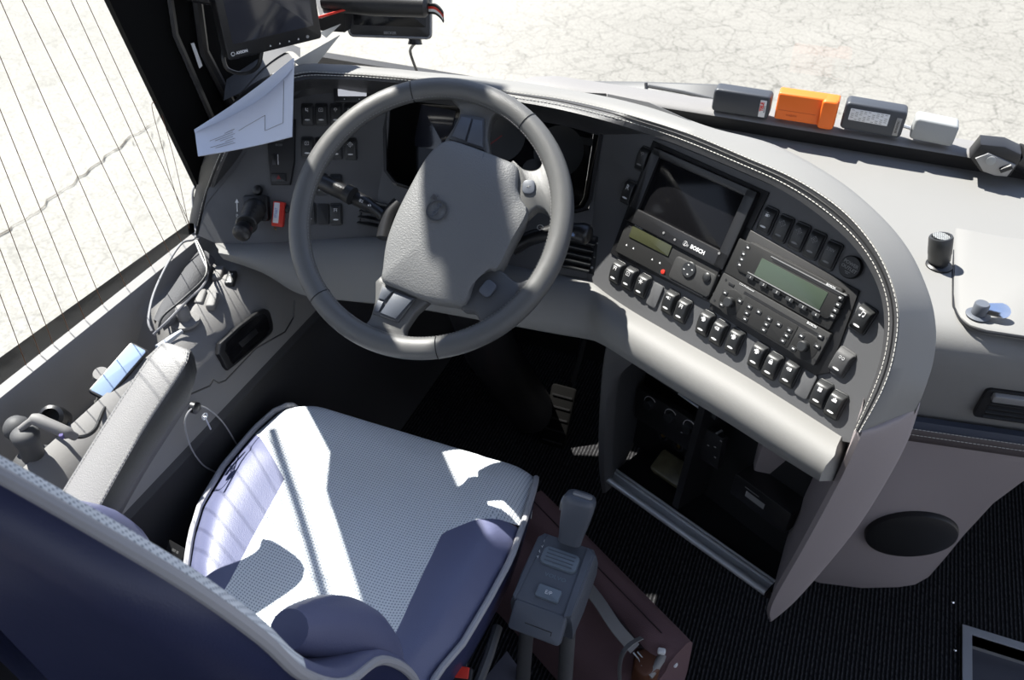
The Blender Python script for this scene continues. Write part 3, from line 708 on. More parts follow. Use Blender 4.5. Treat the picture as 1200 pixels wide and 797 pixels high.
for px, py in (Z(728, 370), Z(715, 408), Z(700, 440), Z(684, 470), Z(222, 95), Z(198, 130), Z(188, 160), Z(176, 190)): btn(f, px, py, .0095, .0062, .0095, .002, SATIN, t)
g = on(f, *Z(680, 308), .009); text('lettering', 'BOSCH', g, .0042, ICON, t, c=.0125, bold=.0001)
g = on(f, *Z(310, 110), .009); text('lettering', 'CCA Professional', g, .0036, DIM, t, c=.0095)
t, f, w, h = unit(R, [Z(110, 235), Z(695, 570), Z(600, 745), Z(20, 395)], 'car_radio', 'lower car radio with two round knobs and a keypad', 'radio', .010, RADIOL, base=.001)
g = on(f, *Z(395, 455), .010); mb = MB(); mb.box(g, .125, .0042, .0102); mb.build('disc_slot', BLACKM, t)
for px, py in (Z(116, 395), Z(522, 637)):
    g = on(f, px, py, .014); mb = MB(); mb.lathe(g.P(0, 0, .009), g.n, [(.0095, 0), (.0095, .001), (.0078, .0015), (.0074, .010), (.006, .0115), (0, .0115)], 24); kb = mb.build('knob', SATIN, t)
    mb = MB(); mb.lathe(g.P(0, 0, .009), g.n, [(.019, 0), (.019, .0012), (.0175, .0018), (0, .0018)], 28); mb.build('knob_surround', RADIO, t)
for x, y in ((228, 420), (214, 455), (204, 487), (280, 448), (337, 487), (322, 517), (307, 547), (390, 517), (448, 548), (432, 578), (412, 607), (95, 343), (75, 408), (514, 580), (470, 650), (618, 582), (600, 636), (176, 388)):
    btn(f, *Z(x, y), .0092, .0058, .010, .0016, SATIN, t)
mb = MB(); g = on(f, *Z(318, 500), .0105); mb.rbox(g, .090, .034, .0107, .002, .0004); mb.build('keypad_plate', RADIO, t)
text('lettering', 'BOSCH', on(f, *Z(570, 520), .010), .0046, ICON, t, c=.0106, bold=.0001)
text('lettering', 'CCA Professional', on(f, *Z(212, 313), .010), .0036, ICON, t, c=.0105)
mb = MB(); g = on(f, *Z(128, 297), .010); mb.rbox(g, .010, .0045, .0108, .001, .0004); mb.build('sensor_window', BLACKM, t)
mb = MB()
for x, y in ((98, 272), (655, 595), (585, 712), (35, 385)): g = on(f, *Z(x, y), .010); mb.lathe(g.P(0, 0, .009), g.n, [(.0018, 0), (.0018, .0013), (0, .0013)], 10)
mb.build('screw_hole', BLACKM, t)
# black mounting frame of the radio bay
mb = MB()
fr4 = [R.hit(*p, .0005) for p in ((871, 264), (1008, 341), (973, 437), (957, 440), (832, 362), (838, 340))]
plate(mb, fr4, R.n, 0, .0035, .0015); mb.build('radio_bay', BLACKM, dash)
mb = MB(); plate(mb, [R.hit(*p, .0005) for p in ((766, 165), (902, 226), (838, 358), (716, 297))], R.n, 0, .0025, .001); mb.build('screen_bay', BLACKM, dash)

# climate panel in the compartment
f0 = S.sub(0, 0, .05)
t, f, w, h = unit(f0, [(756, 454), (858, 513), (842, 545), (746, 482)], 'climate_control_panel', 'dark heater control panel with three dials inside the storage compartment', 'control panel', .014, BLACK)
for px, py in ((762, 473), (786, 488), (808, 501)):
    g = on(f, px, py, .014); mb = MB(); mb.lathe(g.P(0, 0, .012), g.n, [(.010, 0), (.010, .010), (.009, .012), (0, .012)], 20); mb.box(g.sub(0, 0, .012), .020, .004, .012); kb = mb.build('knob', SATIN, t)
    mb = MB(); mb.tube([g.P(.0145 * math.cos(a), .0145 * math.sin(a), .0142) for a in [math.radians(40 + 20 * k) for k in range(12)]], .0006, 4); mb.build('scale_mark', ICON, t)
mb = MB()
for px, py in ((824, 503), (822, 511), (820, 519), (840, 508), (845, 517), (838, 524), (830, 522), (810, 516), (838, 536), (799, 507)): mb.box(on(f, px, py, .014), .004, .002, .0146)
mb.build('icon', DIM, t)
for px, py, m_ in ((779, 509, GOLD), (797, 522, GOLD), (815, 535, GOLD)):
    g = on(f0, px, py, 0); o = MB(); o.lathe(g.P(0, 0, -.04), g.n, [(.012, 0), (.012, .046), (.009, .047), (.008, .040), (0, .040)], 20); so = o.build('power_socket', BLACKM, dash)
    o = MB(); o.lathe(g.P(0, 0, 0), g.n, [(.0045, 0), (.0045, .0055), (.003, .006), (0, .006)], 14); o.build('contact', m_, so)
g = S.sub(*S.ab(890, 590, .05), 0); o = MB(); o.rbox(g, .12, .05, .05, .004, .002); tb = o.build('control_box', BLACK, dash)
o = MB(); o.box(g.sub(-.02, .012, .05), .03, .0012, .0006); o.box(g.sub(-.01, 0, .05), .04, .012, .0006); o.build('white_mark', DIM, tb)
# small colourful packet lying in the compartment
PK = mat('packet_print', (.10, .09, .05), .4, var=.9, vscale=45)
c_ = zp(795, 556, .32); q = Fr(c_, ud, (0, .9, .5)); o = MB(); o.rbox(q, .10, .05, .02, .008, .005)
tag(o.build('snack_packet', PK), 'dim colourful packet lying inside the storage compartment', 'packet')

# ================================================================== STEERING WHEEL
wh = thing('steering_wheel', 'black leather steering wheel with embossed round emblem on the hub', 'steering wheel', W.o)
N = 96; RC = .2075; rows = []
for k in range(N):
    a = 2 * math.pi * k / N; cdir = W.u * math.cos(a) + W.v * math.sin(a); row = []
    for j in range(14):
        b = 2 * math.pi * j / 14; row.append(W.o + cdir * (RC + .0172 * math.cos(b)) + WN * (.0150 * math.sin(b)))
    rows.append(row)
MB().grid(rows, True, True).build('rim', WHEEL, wh, ang=80)
def ringat(px, py, m=BLACKM, r=.0178):
    a, b = W.ab(px, py); t_ = math.atan2(b, a); o = MB()
    cdir = W.u * math.cos(t_) + W.v * math.sin(t_)
    o.tube([W.o + cdir * (RC + .0174 * math.cos(x * .449)) + WN * (.0152 * math.sin(x * .449)) for x in range(14)], .0009, 4, closed=True); return o.build('rim_seam', m, wh)
for p in ((484, 108), (622, 140), (362, 358), (513, 410)): ringat(*p)
# inner stitching
o = MB(); stitches(o, [W.o + (W.u * math.cos(a * .05) + W.v * math.sin(a * .05)) * (RC - .0165) + WN * .006 for a in range(127)], .0052, .003, .0005); o.build('rim_stitching', DIM, wh)
# hub
hubp = [(505, 177), (524, 164), (546, 169), (568, 177), (588, 185), (606, 195), (606, 219), (611, 234), (618, 249), (600, 282), (584, 314), (570, 317), (556, 328), (545, 356), (520, 355), (494, 350), (470, 340), (448, 330), (448, 315), (452, 285), (461, 258), (471, 236), (490, 200)]
def woff(px, py, d): return W.hit(px, py, d)
HC = woff(528, 262, .010)
hubq = list(hubp); hubq[6:14] = [(608, 221), (604, 244), (598, 267), (590, 290), (580, 311), (568, 330), (556, 344), (543, 354)]
def hring(k, d):
    o_ = []; j_ = max(0, min(1, (.985 - k) / .06))
    for p in cr([V((x + (x2 - x) * j_, y + (y2 - y) * j_, 0)) for (x, y), (x2, y2) in zip(hubp, hubq)], 3, True):
        q = woff(p.x, p.y, .010); q = HC + (q - HC) * k; o_.append(q + WN * d)
    return o_
o = MB(); rr_ = [hring(.97, -.05), hring(1.0, -.02), hring(1.0, -.004), hring(.985, .001), hring(.95, .0035), hring(.86, .006), hring(.7, .0105), hring(.45, .0125), hring(.2, .013), hring(.02, .013)]; rr_.append([HC + WN * .013] * len(rr_[0]))
o.grid(rr_, closeu=True); hub = o.build('hub', HUB, wh, ang=50)
# seam across the hub
o = MB(); o.tube([woff(567, 180, .0135), woff(558, 215, .020), woff(538, 262, .0225), woff(518, 310, .020), woff(510, 331, .0165)], .0007, 5); o.build('hub_seam', GEAR, wh)
# emblem : ring, arrow, name
E = W.sub(*W.ab(512, 247, .0235), .0252, math.radians(68))
o = MB(); o.tube([E.P(.0155 * math.cos(k * .2618), .0155 * math.sin(k * .2618), 0) for k in range(24)], .0014, 6, closed=True)
o.tube([E.P(.011, .011, 0), E.P(.0175, .0175, .0)], .0013, 6); o.tube([E.P(.0105, .0185, 0), E.P(.0185, .0185, 0), E.P(.0185, .0105, 0)], .0012, 6)
o.build('emblem', WSPOKE, wh)
text('lettering', 'VOLVO', E.sub(0, 0, 0, 0), .0072, GEAR, wh, c=.0006, bold=.0002, depth=.0009)
# spokes
def spoke(px, m=WHEEL, d=-.004, back=-.022, bev=.006, name='spoke'):
    o = MB(); P = cr([woff(x, y, 0) for x, y in px], 3, True); plate(o, P, WN, back, d, bev); return o.build(name, m, wh, ang=60)
spoke([(528, 106), (602, 110), (588, 126), (576, 136), (571, 158), (570, 184), (520, 172), (530, 148), (537, 132), (536, 122)])
spoke([(444, 322), (500, 346), (486, 366), (474, 384), (474, 394), (482, 404), (440, 408), (398, 388), (418, 382), (431, 374), (438, 350)])
s3 = spoke([(598, 190), (612, 198), (625, 200), (634, 195), (640, 182), (656, 200), (662, 250), (650, 262), (640, 248), (628, 244), (612, 252)], d=.004)
s4 = spoke([(540, 362), (548, 338), (560, 322), (578, 314), (590, 318), (600, 327), (612, 331), (624, 328), (612, 356), (584, 380), (564, 378), (556, 366)], m=WSPOKE, d=.002)
def rndbtn(px, py, w, h, rot, parent, ic):
    f = W.sub(*W.ab(px, py, .006), .003, rot); o = MB(); o.rbox(f, w, h, .0045, .007, .0015, c0=.0); b = o.build('button', GEAR, parent)
    o = MB(); o.tube([f.P(w * .56 * math.cos(k * .3927), h * .56 * math.sin(k * .3927), .0045) for k in range(16)], .0012, 5, closed=True); 
    if ic: glyph(f, ic, .0035, b, .0048, DIM)
rndbtn(619.5, 219, .019, .022, math.radians(8), s3, 'horn')
rndbtn(571.5, 338, .020, .025, math.radians(-28), s4, None)
def keypad(quad, split):
    o = MB(); plate(o, [woff(x, y, -.001) for x, y in quad], WN, -.01, .002, .0015); k_ = o.build('button_panel', WSPOKE, wh)
    for q in split:
        o = MB(); plate(o, [woff(x, y, .002) for x, y in q], WN, -.002, .0022, .0012); o.build('button', GEAR, k_)
keypad([(541, 134), (568, 139), (568, 177), (526, 163)], [[(541, 137), (553, 139), (545, 165), (530, 160)], [(555, 140), (566, 142), (566, 173), (547, 167)]])
keypad([(448, 333), (488, 350), (467, 378), (437, 368)], [[(449, 336), (461, 341), (451, 352), (444, 350)], [(463, 342), (485, 350), (464, 374), (446, 367)], [(443, 352), (450, 354), (444, 366), (439, 365)]])
# column
col = thing('steering_column', 'black steering column with control stalks behind the steering wheel', 'steering column', W.P(0, 0, -.25))
o = MB(); o.lathe(W.P(0, 0, -.12), WN, [(.055, 0), (.062, .03), (.060, .08), (.05, .095), (0, .095)], 28); o.build('collar', BLACKM, col)
o = MB(); f = Fr(W.P(0, .0, -.12), W.u, n=(0, -.35, .93)); o.rbox(Fr(W.P(0, -.01, -.20), W.u, W.v), .15, .14, .14, .03, .02); o.build('shroud', BLACKM, col, ang=60)
o = MB(); o.tube([W.P(0, 0, -.15), V((-.55, 1.25, .45)), V((-.55, 1.5, .05))], [.05, .055, .06], 16); o.build('lower_shaft', BLACKM, col)
o = MB(); P = [W.hit(456, 264, -.075), W.hit(448, 252, -.072), W.hit(430, 239, -.07), W.hit(400, 224, -.068), W.hit(378, 214, -.066), W.hit(373, 212, -.066)]
o.tube(cr(P, 4), [x for x in [.0085]*4 + [.0095]*4 + [.0125]*4 + [.0138]*4 + [.0135]*4 + [.010]], 14); stalk = o.build('stalk', BLACK, col, ang=60)
o = MB(); a1, a2 = W.hit(406, 226, -.054), W.hit(413, 230, -.054); o.tube([a1, a2], .0155, 14); o.build('rotary_ring', SATIN, stalk)
fs = Fr(W.hit(426, 237, -.056), (W.hit(440, 245, -.056) - W.hit(410, 229, -.056)), n=-FW)
glyph(fs.sub(-.004, 0), 'lamp', .0045, stalk, .001); glyph(fs.sub(.012, 0), 'dots', .004, stalk, .000)
text('icon', 'AUTO', fs.sub(-.052, .004), .0042, ICON, stalk, c=.002)
o = MB(); P = [W.hit(470, 240, -.066), W.hit(461, 250, -.066), W.hit(456, 262, -.066), W.hit(452, 280, -.066)]; o.tube(cr(P, 4), .016, 12); o.build('stalk_housing', BLACK, col)
o = MB(); P = [W.hit(600, 292, -.09), W.hit(620, 280, -.085), W.hit(650, 272, -.075), W.hit(676, 272, -.062), W.hit(692, 276, -.058)]; o.tube(cr(P, 4), [.012]*8 + [.014]*5 + [.016]*3 + [.010], 14); rs = o.build('stalk', BLACK, col, ang=60)
fs = Fr(W.hit(634, 267, -.064), (1, 0, .1), n=-FW); o = MB(); o.tube([fs.P(.005 * math.cos(k * .6), .004 * math.sin(k * .6), .004) for k in range(11)], .0006, 4, closed=True); o.build('icon', ICON, rs)
fs = Fr(W.hit(672, 276, -.046), (1, 0, .1), n=-FW); glyph(fs, 'mark', .0045, rs, .004, LCDBLUE)

# ================================================================== PARKING BRAKE LEVER, RED TAG
pb = thing('parking_brake_lever', 'black parking brake lever with bellows and round knob on panel', 'lever', LP.hit(300, 262))
f = LP.sub(*LP.ab(302, 244), 0); o = MB(); o.rbox(f, .045, .045, .016, .006, .003); o.build('base', BLACK, pb)
o = MB(); A = f.P(0, 0, .012); B = yp(282, 275, A.y - .085); ax = (B - A)
L = ax.length; prof = [(.020, 0)]
for k in range(4): prof += [(.021 - k * .0015, L * (.06 + k * .12)), (.016 - k * .0015, L * (.12 + k * .12))]
prof += [(.008, L * .55), (.007, L * .78)]
o.lathe(A, ax, prof, 20); o.build('bellows', BLACKM, pb, ang=60)
o = MB(); o.lathe(A, ax, [(.006, L * .7), (.014, L * .76), (.016, L * .86), (.0155, L * .96), (.012, L * 1.0), (0, L * 1.02)], 20); o.build('knob', BLACK, pb)
o = MB(); o.lathe(A, ax, [(.017, L * .60), (.019, L * .62), (.017, L * .64)], 20); o.build('release_ring', SATIN, pb)
g = LP.sub(*LP.ab(278, 243), 0); o = MB(); o.box(g, .0016, .016, .0008); o.prism([g.P(-.0035, .008, .0), g.P(.0035, .008, 0), g.P(0, .015, 0)], g.n * .0008); o.build('arrow_mark', ICON, pb)
text('lettering', 'P', LP.sub(*LP.ab(278, 253), 0), .008, ICON, pb)
f = LP.sub(*LP.ab(326, 251, .01), 0, -.12); 
t = thing('red_tag', 'small red plastic tag with white lettered strip standing on the panel', 'tag', f.o)
o = MB(); o.rbox(f, .020, .044, .012, .002, .001); o.build('body', REDP, t)
o = MB(); o.rbox(f.sub(-.003, .002), .010, .036, .0126, .0008, .0003); o.build('white_label', LABELW, t)
text('lettering', 'START', f.sub(-.003, .002, 0, math.pi/2), .006, mat('blue_print', (.1, .15, .5), .5), t, c=.0128)
o = MB(); o.tube([f.P(-.004, -.023, .004), f.P(-.006, -.027, .006), f.P(-.002, -.028, .006)], .0008, 5); o.build('ring', GOLD, t)
# ================================================================== SETTING
XW = -1.064
fl = MB(); fl.prism([(-1.2, -2.5, 0), (.50, -2.5, 0), (.50, 1.275, 0), (1.2, 1.275, 0), (1.2, 1.85, 0), (-1.2, 1.85, 0)], (0, 0, -.04)); struct(fl.build('floor', CARPET, loc=(0, 0, 0)))
o = MB(); o.prism([(-1.2, 1.80, 0), (1.2, 1.80, 0), (1.2, 1.72, .80), (-1.2, 1.72, .80)], (0, .03, 0)); struct(o.build('wall_front', BLACKM))
o = MB(); o.prism([(-1.2, 1.34, .78), (1.2, 1.38, .78), (1.2, 1.72, .78), (-.25, 1.72, .78), (-.6, 1.60, .78), (-1.2, 1.40, .78)], (0, 0, .012)); struct(o.build('sun_block_deck', EXTB))  # hidden deck, added to stop sun leaking through to the floor
# side console = inner skin of the left wall
def cprof(y):
    k = max(0, min(1, (y - .80) / .07)); L = lambda a, b: a + (b - a) * k
    e = max(0, min(1, (y - .93) / .2)) * .012
    return [(-1.072, .56), (-1.072, .60), (-1.070, .718), (-1.066, .724), (-1.043, .7245), (-1.038, .717), (-1.036, L(.68, .698)), (-1.028, L(.62, .690)), (-1.00, L(.592, .686)), (-.970, L(.600, .688)),
            (-.955, L(.655, .692)), (-.947, L(.685, .690)), (-.925, L(.680, .682)), (-.903, .664 - e), (-.886, .640 - e), (-.868, .600), (-.858, .565), (-.851, .553), (-.855, .545), (-.853, .50), (-.853, .25), (-.853, .0)]
rows = []
ys = [-.6, 0, .3, .5, .65, .76, .80, .815, .83, .85, .87, .9, .96, 1.02, 1.06, 1.10, 1.14]
rows = [[V((x, y, z)) for x, z in cprof(y)] for y in ys]
o = MB(); ys += [1.4, 1.8]; rows = [[V((x, y, z)) for x, z in cprof(y)] for y in ys]; n_ = len(ys) - 1; wl = o.grid(rows)
kk = [0 if j % 21 < 16 else 1 for j in range(len(o.f))]; o.m = kk
wall = o.build('wall_left', [CONSOLE, WALLD], ang=50, loc=(-1.0, .5, 0)); struct(wall)
# black outer ledge below the pane
fz0, fz1 = xp(0, 419, XW), xp(237, 250, XW); fs_ = (fz1.z - fz0.z) / (fz1.y - fz0.y); g0, g1 = xp(0, 419, -1.20), xp(237, 250, -1.20); o = MB(); o.prism([V((x, y, g0.z + (g1.z - g0.z) / (g1.y - g0.y) * (y - g0.y))) for x, y in ((-1.075, -.6), (-1.075, 1.4), (-1.20, 1.4), (-1.20, -.6))], (0, 0, -.35)); struct(o.build('trim_1', EXTB))
# console end cap / seams
o = MB(); seam = [xp(x, y, -.852) for x, y in ((345, 352), (344, 372), (334, 389), (300, 408), (264, 446), (256, 449), (250, 445), (246, 452), (205, 470))]
seam = [V((max(-.8535, p.x), p.y, p.z)) for p in seam]
o.tube(seam, .0016, 5); struct(o.build('trim_2', BLACK))
# inset handle cup
HF = Fr((-.866, .93, .602), (0, 1, 0), (-.37, 0, 1)); HF.n = HF.n if HF.n.x > 0 else -HF.n
hp_ = [(256, 403), (300, 366), (313, 363), (317, 372), (319, 386), (310, 397), (272, 430), (265, 433), (260, 424)]
pull = thing('door_pull', 'black recessed pull cup set in the grey side console', 'handle', HF.hit(285, 395))
o = MB(); plate(o, cr([HF.hit(*p) for p in hp_], 2, True), HF.n, -.005, .004, .003); o.build('rim', BLACK, pull)
cc_ = sum((HF.hit(*p) for p in hp_), V()) / 9
o = MB(); plate(o, cr([cc_ + (HF.hit(*p) - cc_) * .82 for p in hp_], 2, True), HF.n, .0, .0045, .001); o.build('cup', GLOSS, pull)
o = MB(); plate(o, [cc_ + (HF.hit(*p) - cc_) * .62 for p in ((268, 405), (300, 378), (306, 386), (275, 414))], HF.n, .003, .007, .002); o.build('grip', BLACKM, pull)

# side window: pane, heating wires, frames
XP = -1.05
pane_e = lambda z: xp(237, 228, XP) + (xp(128, 0, XP) - xp(237, 228, XP)) * ((z - xp(237, 228, XP).z) / (xp(128, 0, XP).z - xp(237, 228, XP).z))
o = MB(); pz = [pane_e(.73), pane_e(1.85)]
o.prism([(XW, -.6, .722), (XW, pz[0].y + .03, .722), (XW, pz[1].y + .03, 1.85), (XW, -.6, 1.85)], (-.004, 0, 0)); win = struct(o.build('window_1', GLASS))
o = MB()
base = [(-.09 + .0, 0), ]
for (x0, y0, x1, y1) in [(26, 0, 150, 255), (54, 0, 176, 250), (83, 0, 203, 262), (0, 0, 122, 278), (0, 66, 97, 300), (0, 128, 76, 316), (0, 184, 58, 330), (0, 240, 40, 345), (0, 292, 26, 360), (0, 345, 10, 372)]:
    a, b = xp(x0, y0, XW + .002), xp(x1, y1, XW + .002); d = (b - a)
    a = a - d * 1.4; s_ = (.726 - b.z) / d.z; b = b + d * s_
    o.tube([a, b], .0007, 4)
loop = [xp(x, y, XW + .002) for x, y in ((222, 268), (205, 190), (189, 132), (184, 121), (180, 120), (178, 125), (184, 150), (205, 225), (219, 262))]
a, b = loop[-1], loop[-2]; o.tube(cr(loop, 4), .0007, 4)
a, b = xp(101, 0, XW + .002), xp(222, 262, XW + .002); o.tube([a - (b - a), b], .0007, 4)
o.build('heating_wires', WIRE, win)
# pillar between side window and windscreen
o = MB(); q0, q1 = pane_e(.70), pane_e(2.5)
qm = pane_e(1.2); pr = [(q0.y, .70), (qm.y, 1.2), (qm.y - .045, 1.26), (qm.y - .20, 1.7), (q1.y - .02, 2.5), (1.30, 2.5), (1.26, 1.87), (1.05, 1.77), (1.11, 1.56), (1.15, 1.45), (1.28, 1.1), (1.42, .70)]  # above the view the outline is shaped to shade seat and gear selector
np_ = len(pr); o.add([V((-1.05, y, z)) for y, z in pr] + [V((-1.075, y + (.012 if k < 2 else 0), z)) for k, (y, z) in enumerate(pr)], [tuple(range(np_)), tuple(range(np_, 2 * np_))[::-1]] + [(k, (k + 1) % np_, np_ + (k + 1) % np_, np_ + k) for k in range(np_)])
pil = struct(o.build('trim_3', EXTB))
o = MB()
o.tube([xp(190, -60, -1.047), xp(205, 40, -1.047), xp(262, 170, -1.047)], .006, 6); o.tube([xp(222, -60, -1.045), xp(238, 60, -1.045), xp(285, 150, -1.045)], .010, 8)
o.build('pillar_ridge', BLACK, pil)
f = Fr(xp(228, 64, -1.088), (0, 1, 0), (0, -.24, 1)); f.n = V((1, 0, 0)); o = MB(); a, b, c, d = [xp(x, y, -1.046) for x, y in ((223.5, 51), (227, 50), (237, 77), (233.5, 80))]
o.prism([a, b, c, d], (.0008, 0, 0)); tag(o.build('sticker', LABELW), 'small narrow white sticker on the black window pillar', 'sticker')
# wall above the side window, roof, far side and rear of the bus
o = MB(); o.prism([(-1.16, -2.5, 1.78), (-1.16, q1.y + .30, 1.78), (-1.16, q1.y + .18, 2.45), (-1.16, -2.5, 2.45)], (.05, 0, 0)); struct(o.build('trim_4', BLACKM))
o = MB(); o.prism([(-1.2, -2.5, 2.40), (1.2, -2.5, 2.40), (1.2, 1.05, 2.40), (-1.2, 1.05, 2.40)], (0, 0, .06)); struct(o.build('ceiling', LINING))
o = MB(); o.prism([(1.15, -2.5, -.4), (1.15, .2, -.4), (1.15, .2, .9), (1.15, -2.5, .9)], (.05, 0, 0)); struct(o.build('wall_right', CONSOLE))
o = MB(); o.prism([(-1.2, -2.5, 0), (1.2, -2.5, 0), (1.2, -2.5, .9), (-1.2, -2.5, .9)], (0, -.05, 0)); struct(o.build('wall_back', LINING))
o = MB(); o.prism([(-1.12, -2.5, .6), (-1.12, -.6, .6), (-1.12, -.6, 2.4), (-1.12, -2.5, 2.4)], (-.05, 0, 0)); struct(o.build('trim_7', LINING))
# step well of the front door
o = MB()
o.prism([(.50, .2, -.05), (1.3, .2, -.05), (1.3, 1.275, -.05), (.50, 1.275, -.05)], (0, 0, -.03)); struct(o.build('trim_9', BLUEG))
o = MB(); c0_ = V((.497, 1.272, .002))
o.prism([c0_ + V((-.010, .012, 0)), c0_ + V((.75, .012, 0)), c0_ + V((.75, -.004, 0)), c0_ + V((.008, -.004, 0)), c0_ + V((.008, -1.1, 0)), c0_ + V((-.010, -1.1, 0))], (0, 0, .005))
tag(o.build('step_edge', METAL), 'thin bright metal edging around the step at the lower right corner', 'metal edging')
o = MB(); o.prism([(.50, 1.275, -.05), (1.3, 1.275, -.05), (1.3, 1.275, 0), (.50, 1.275, 0)], (0, .01, 0)); struct(o.build('trim_5', SILVERG))
for px, py in ((1116, 706), (1119, 762)):
    p = zp(px, py, .0); o = MB(); o.lathe(p, (0, 0, 1), [(.004, 0), (.004, .002), (.002, .004), (0, .004)], 10)
    tag(o.build('floor_stud', CHROME), 'small shiny stud in the ribbed carpet, %s' % ('the farther from the metal step edge' if py < 730 else 'the nearer to the metal step edge'), 'stud', 'studs in the carpet')

# ================================================================== DRIVER SEAT
ZS = .51
seat = thing('driver_seat', "driver's seat with checked blue grey cushion, navy bolsters and grey piping", 'seat', (-.56, .62, 0))
lo = [zp(x, y, ZS) for x, y in ((328, 476), (300, 501), (263, 545), (236, 590), (225, 626), (219, 665), (222, 700))]
ri = [zp(x, y, ZS) for x, y in ((626, 565), (612, 610), (597, 652), (570, 702), (540, 752), (510, 787))]
LX = sorted([(p.y, p.x) for p in lo]); RX = sorted([(p.y, p.x) for p in ri])
li = sorted([(p.y, p.x) for p in [zp(x, y, ZS) for x, y in ((297, 504), (316, 536), (335, 568), (300, 632), (268, 697), (250, 735))]])
rin = sorted([(p.y, p.x) for p in [zp(x, y, ZS) for x, y in ((607, 614), (560, 619), (519, 632), (492, 690), (466, 749), (455, 775))]])
YF = lambda s: .918 + .004 * math.sin(s * math.pi)           # front line
Y0 = .40
def Hs(x, y, xl, xr):
    s = (x - xl) / (xr - xl); e = min(s, 1 - s) * (xr - xl); fz = min(1, max(0, e / .035)) ** .6
    fr_ = max(0, (.925 - y)); fy = min(1, fr_ / .05) ** .5 if fr_ < .05 else 1
    side = math.exp(-((s - .12) / .10) ** 2) + math.exp(-((s - .88) / .10) ** 2)
    return ZS - .012 + .022 * fz * (.45 + .55 * fy) + .012 * side * fz * min(1, fr_ / .15)
def xl(y): return interp(LX, y) + (0 if y < .885 else ((y - .885) / .035) ** 2 * .035)
def xr(y): return interp(RX, y) - (0 if y < .895 else ((y - .895) / .025) ** 2 * .012)
NY = 56
def strip(name, fa, fb, m, y0, y1, nx):
    rows = []
    for i in range(NY + 1):
        y = y0 + (y1 - y0) * i / NY; a, b = fa(y), fb(y)
        rows.append([V((a + (b - a) * k / nx, y, Hs(a + (b - a) * k / nx, y, xl(y), xr(y)))) for k in range(nx + 1)])
    if name == 'cushion':   # roll over the front edge
        last = rows[-1]
        for dy, dz in ((.006, -.006), (.010, -.016), (.011, -.035), (.006, -.07), (.0, -.11)): rows.append([p + V((0, dy, dz)) for p in last])
    o = MB(); o.grid(rows); return o.build(name, m, seat, ang=60)
yl = max(y for y, x in li); yr = max(y for y, x in rin)
lin = lambda y: max(xl(y), interp(li, y)) if y < yl else xl(y)
rn = lambda y: min(xr(y), interp(rin, y)) if y < yr else xr(y)
cush = strip('cushion', lin, rn, FABRIC, Y0, .918, 30)
NAVYL = NAVY
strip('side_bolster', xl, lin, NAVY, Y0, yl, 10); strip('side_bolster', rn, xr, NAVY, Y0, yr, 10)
def rim(d, z): 
    a = [V((xl(y) - d, y, z)) for y in [Y0 + (.905 - Y0) * k / 24 for k in range(25)]]
    f_ = [V((xl(.915) + (xr(.915) - xl(.915)) * k / 12, .926 + d * .6, z - .008)) for k in range(13)]
    b = [V((xr(y) + d, y, z)) for y in [Y0 + (.905 - Y0) * k / 24 for k in range(25)]][::-1]
    return a, f_, b
a, f_, b = rim(.003, ZS - .003)
a += [V((xl(.9) + .006, .915, ZS - .010)), V((xl(.9) + .016, .922, ZS - .028))]; b = [V((xr(.9) - .012, .926, ZS - .030)), V((xr(.9) - .003, .918, ZS - .012))] + b
for q_ in (a, b): o = MB(); o.tube(q_, .0052, 8); o.build('piping', PIPE, seat)
a0, f0_, b0 = rim(.0, ZS - .010); a1, f1, b1_ = rim(.004, ZS - .03); a2, f2, b2 = rim(-.004, ZS - .09); a3, f3, b3 = rim(-.03, ZS - .13)
o = MB(); o.grid([a0 + b0, a1 + b1_, a2 + b2, a3 + b3]); 
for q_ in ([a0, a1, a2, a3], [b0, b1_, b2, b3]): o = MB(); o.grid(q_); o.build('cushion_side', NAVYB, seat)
o = MB(); f = Fr((-.56, .64, .33), (1, 0, 0), (0, 1, 0)); o.rbox(f, .40, .46, .07, .03, .01); o.rbox(Fr((-.56, .62, .0), (1, 0, 0), (0, 1, 0)), .30, .32, .33, .04, .02); o.build('seat_base', BLACKM, seat)
o = MB(); o.tube([zp(583, 735, .42), zp(572, 770, .42), zp(556, 812, .42)], .008, 8); o.tube([zp(552, 742, .40), zp(540, 790, .40)], .006, 8); o.build('side_rail', GREYD, seat)
# --- backrest
XC = -.565
half = [(0, .238, 1.168), (.075, .238, 1.160), (.148, .245, 1.120), (.215, .255, 1.068), (.252, .268, 1.005), (.262, .288, .925), (.252, .345, .81), (.238, .425, .715), (.246, .470, .61), (.245, .478, .50), (.22, .46, .44)]
rc_ = cr([V((XC + dx, y, z)) for dx, y, z in half], 5)
lc_ = cr([V((XC - dx, y, z)) for dx, y, z in half], 5)
pc = lc_[::-1] + rc_[1:]
def spine(p, back):
    z = max(.50, min(1.03, p.z)); y = (.205 + (1.03 - z) * .10) if back else (.275 + (1.03 - z) * .30)
    return V((XC + (p.x - XC) * .12, y, z))
n_ = len(pc)
def shell(fs, back, sel=None):
    rows = []
    for f_, bulge in fs:
        r_ = []
        for p in pc:
            q = spine(p, back); d = p.lerp(q, f_); d.y += bulge; r_.append(d)
        rows.append(r_)
    return rows
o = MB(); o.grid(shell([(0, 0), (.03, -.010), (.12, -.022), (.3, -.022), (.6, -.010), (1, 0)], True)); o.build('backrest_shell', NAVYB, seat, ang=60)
fr_rows = shell([(0, 0.003), (.01, .007), (.04, .013), (.10, .010), (.2, .006), (.35, .004), (.6, .0), (1, 0)], False)
o = MB(); o.grid(fr_rows); 
o.m = []
for i in range(len(fr_rows) - 1):
    for j in range(n_ - 1):
        zz = (pc[j].z + pc[j + 1].z) / 2; o.m.append(1 if (zz < .93 and i < 5) else 0)
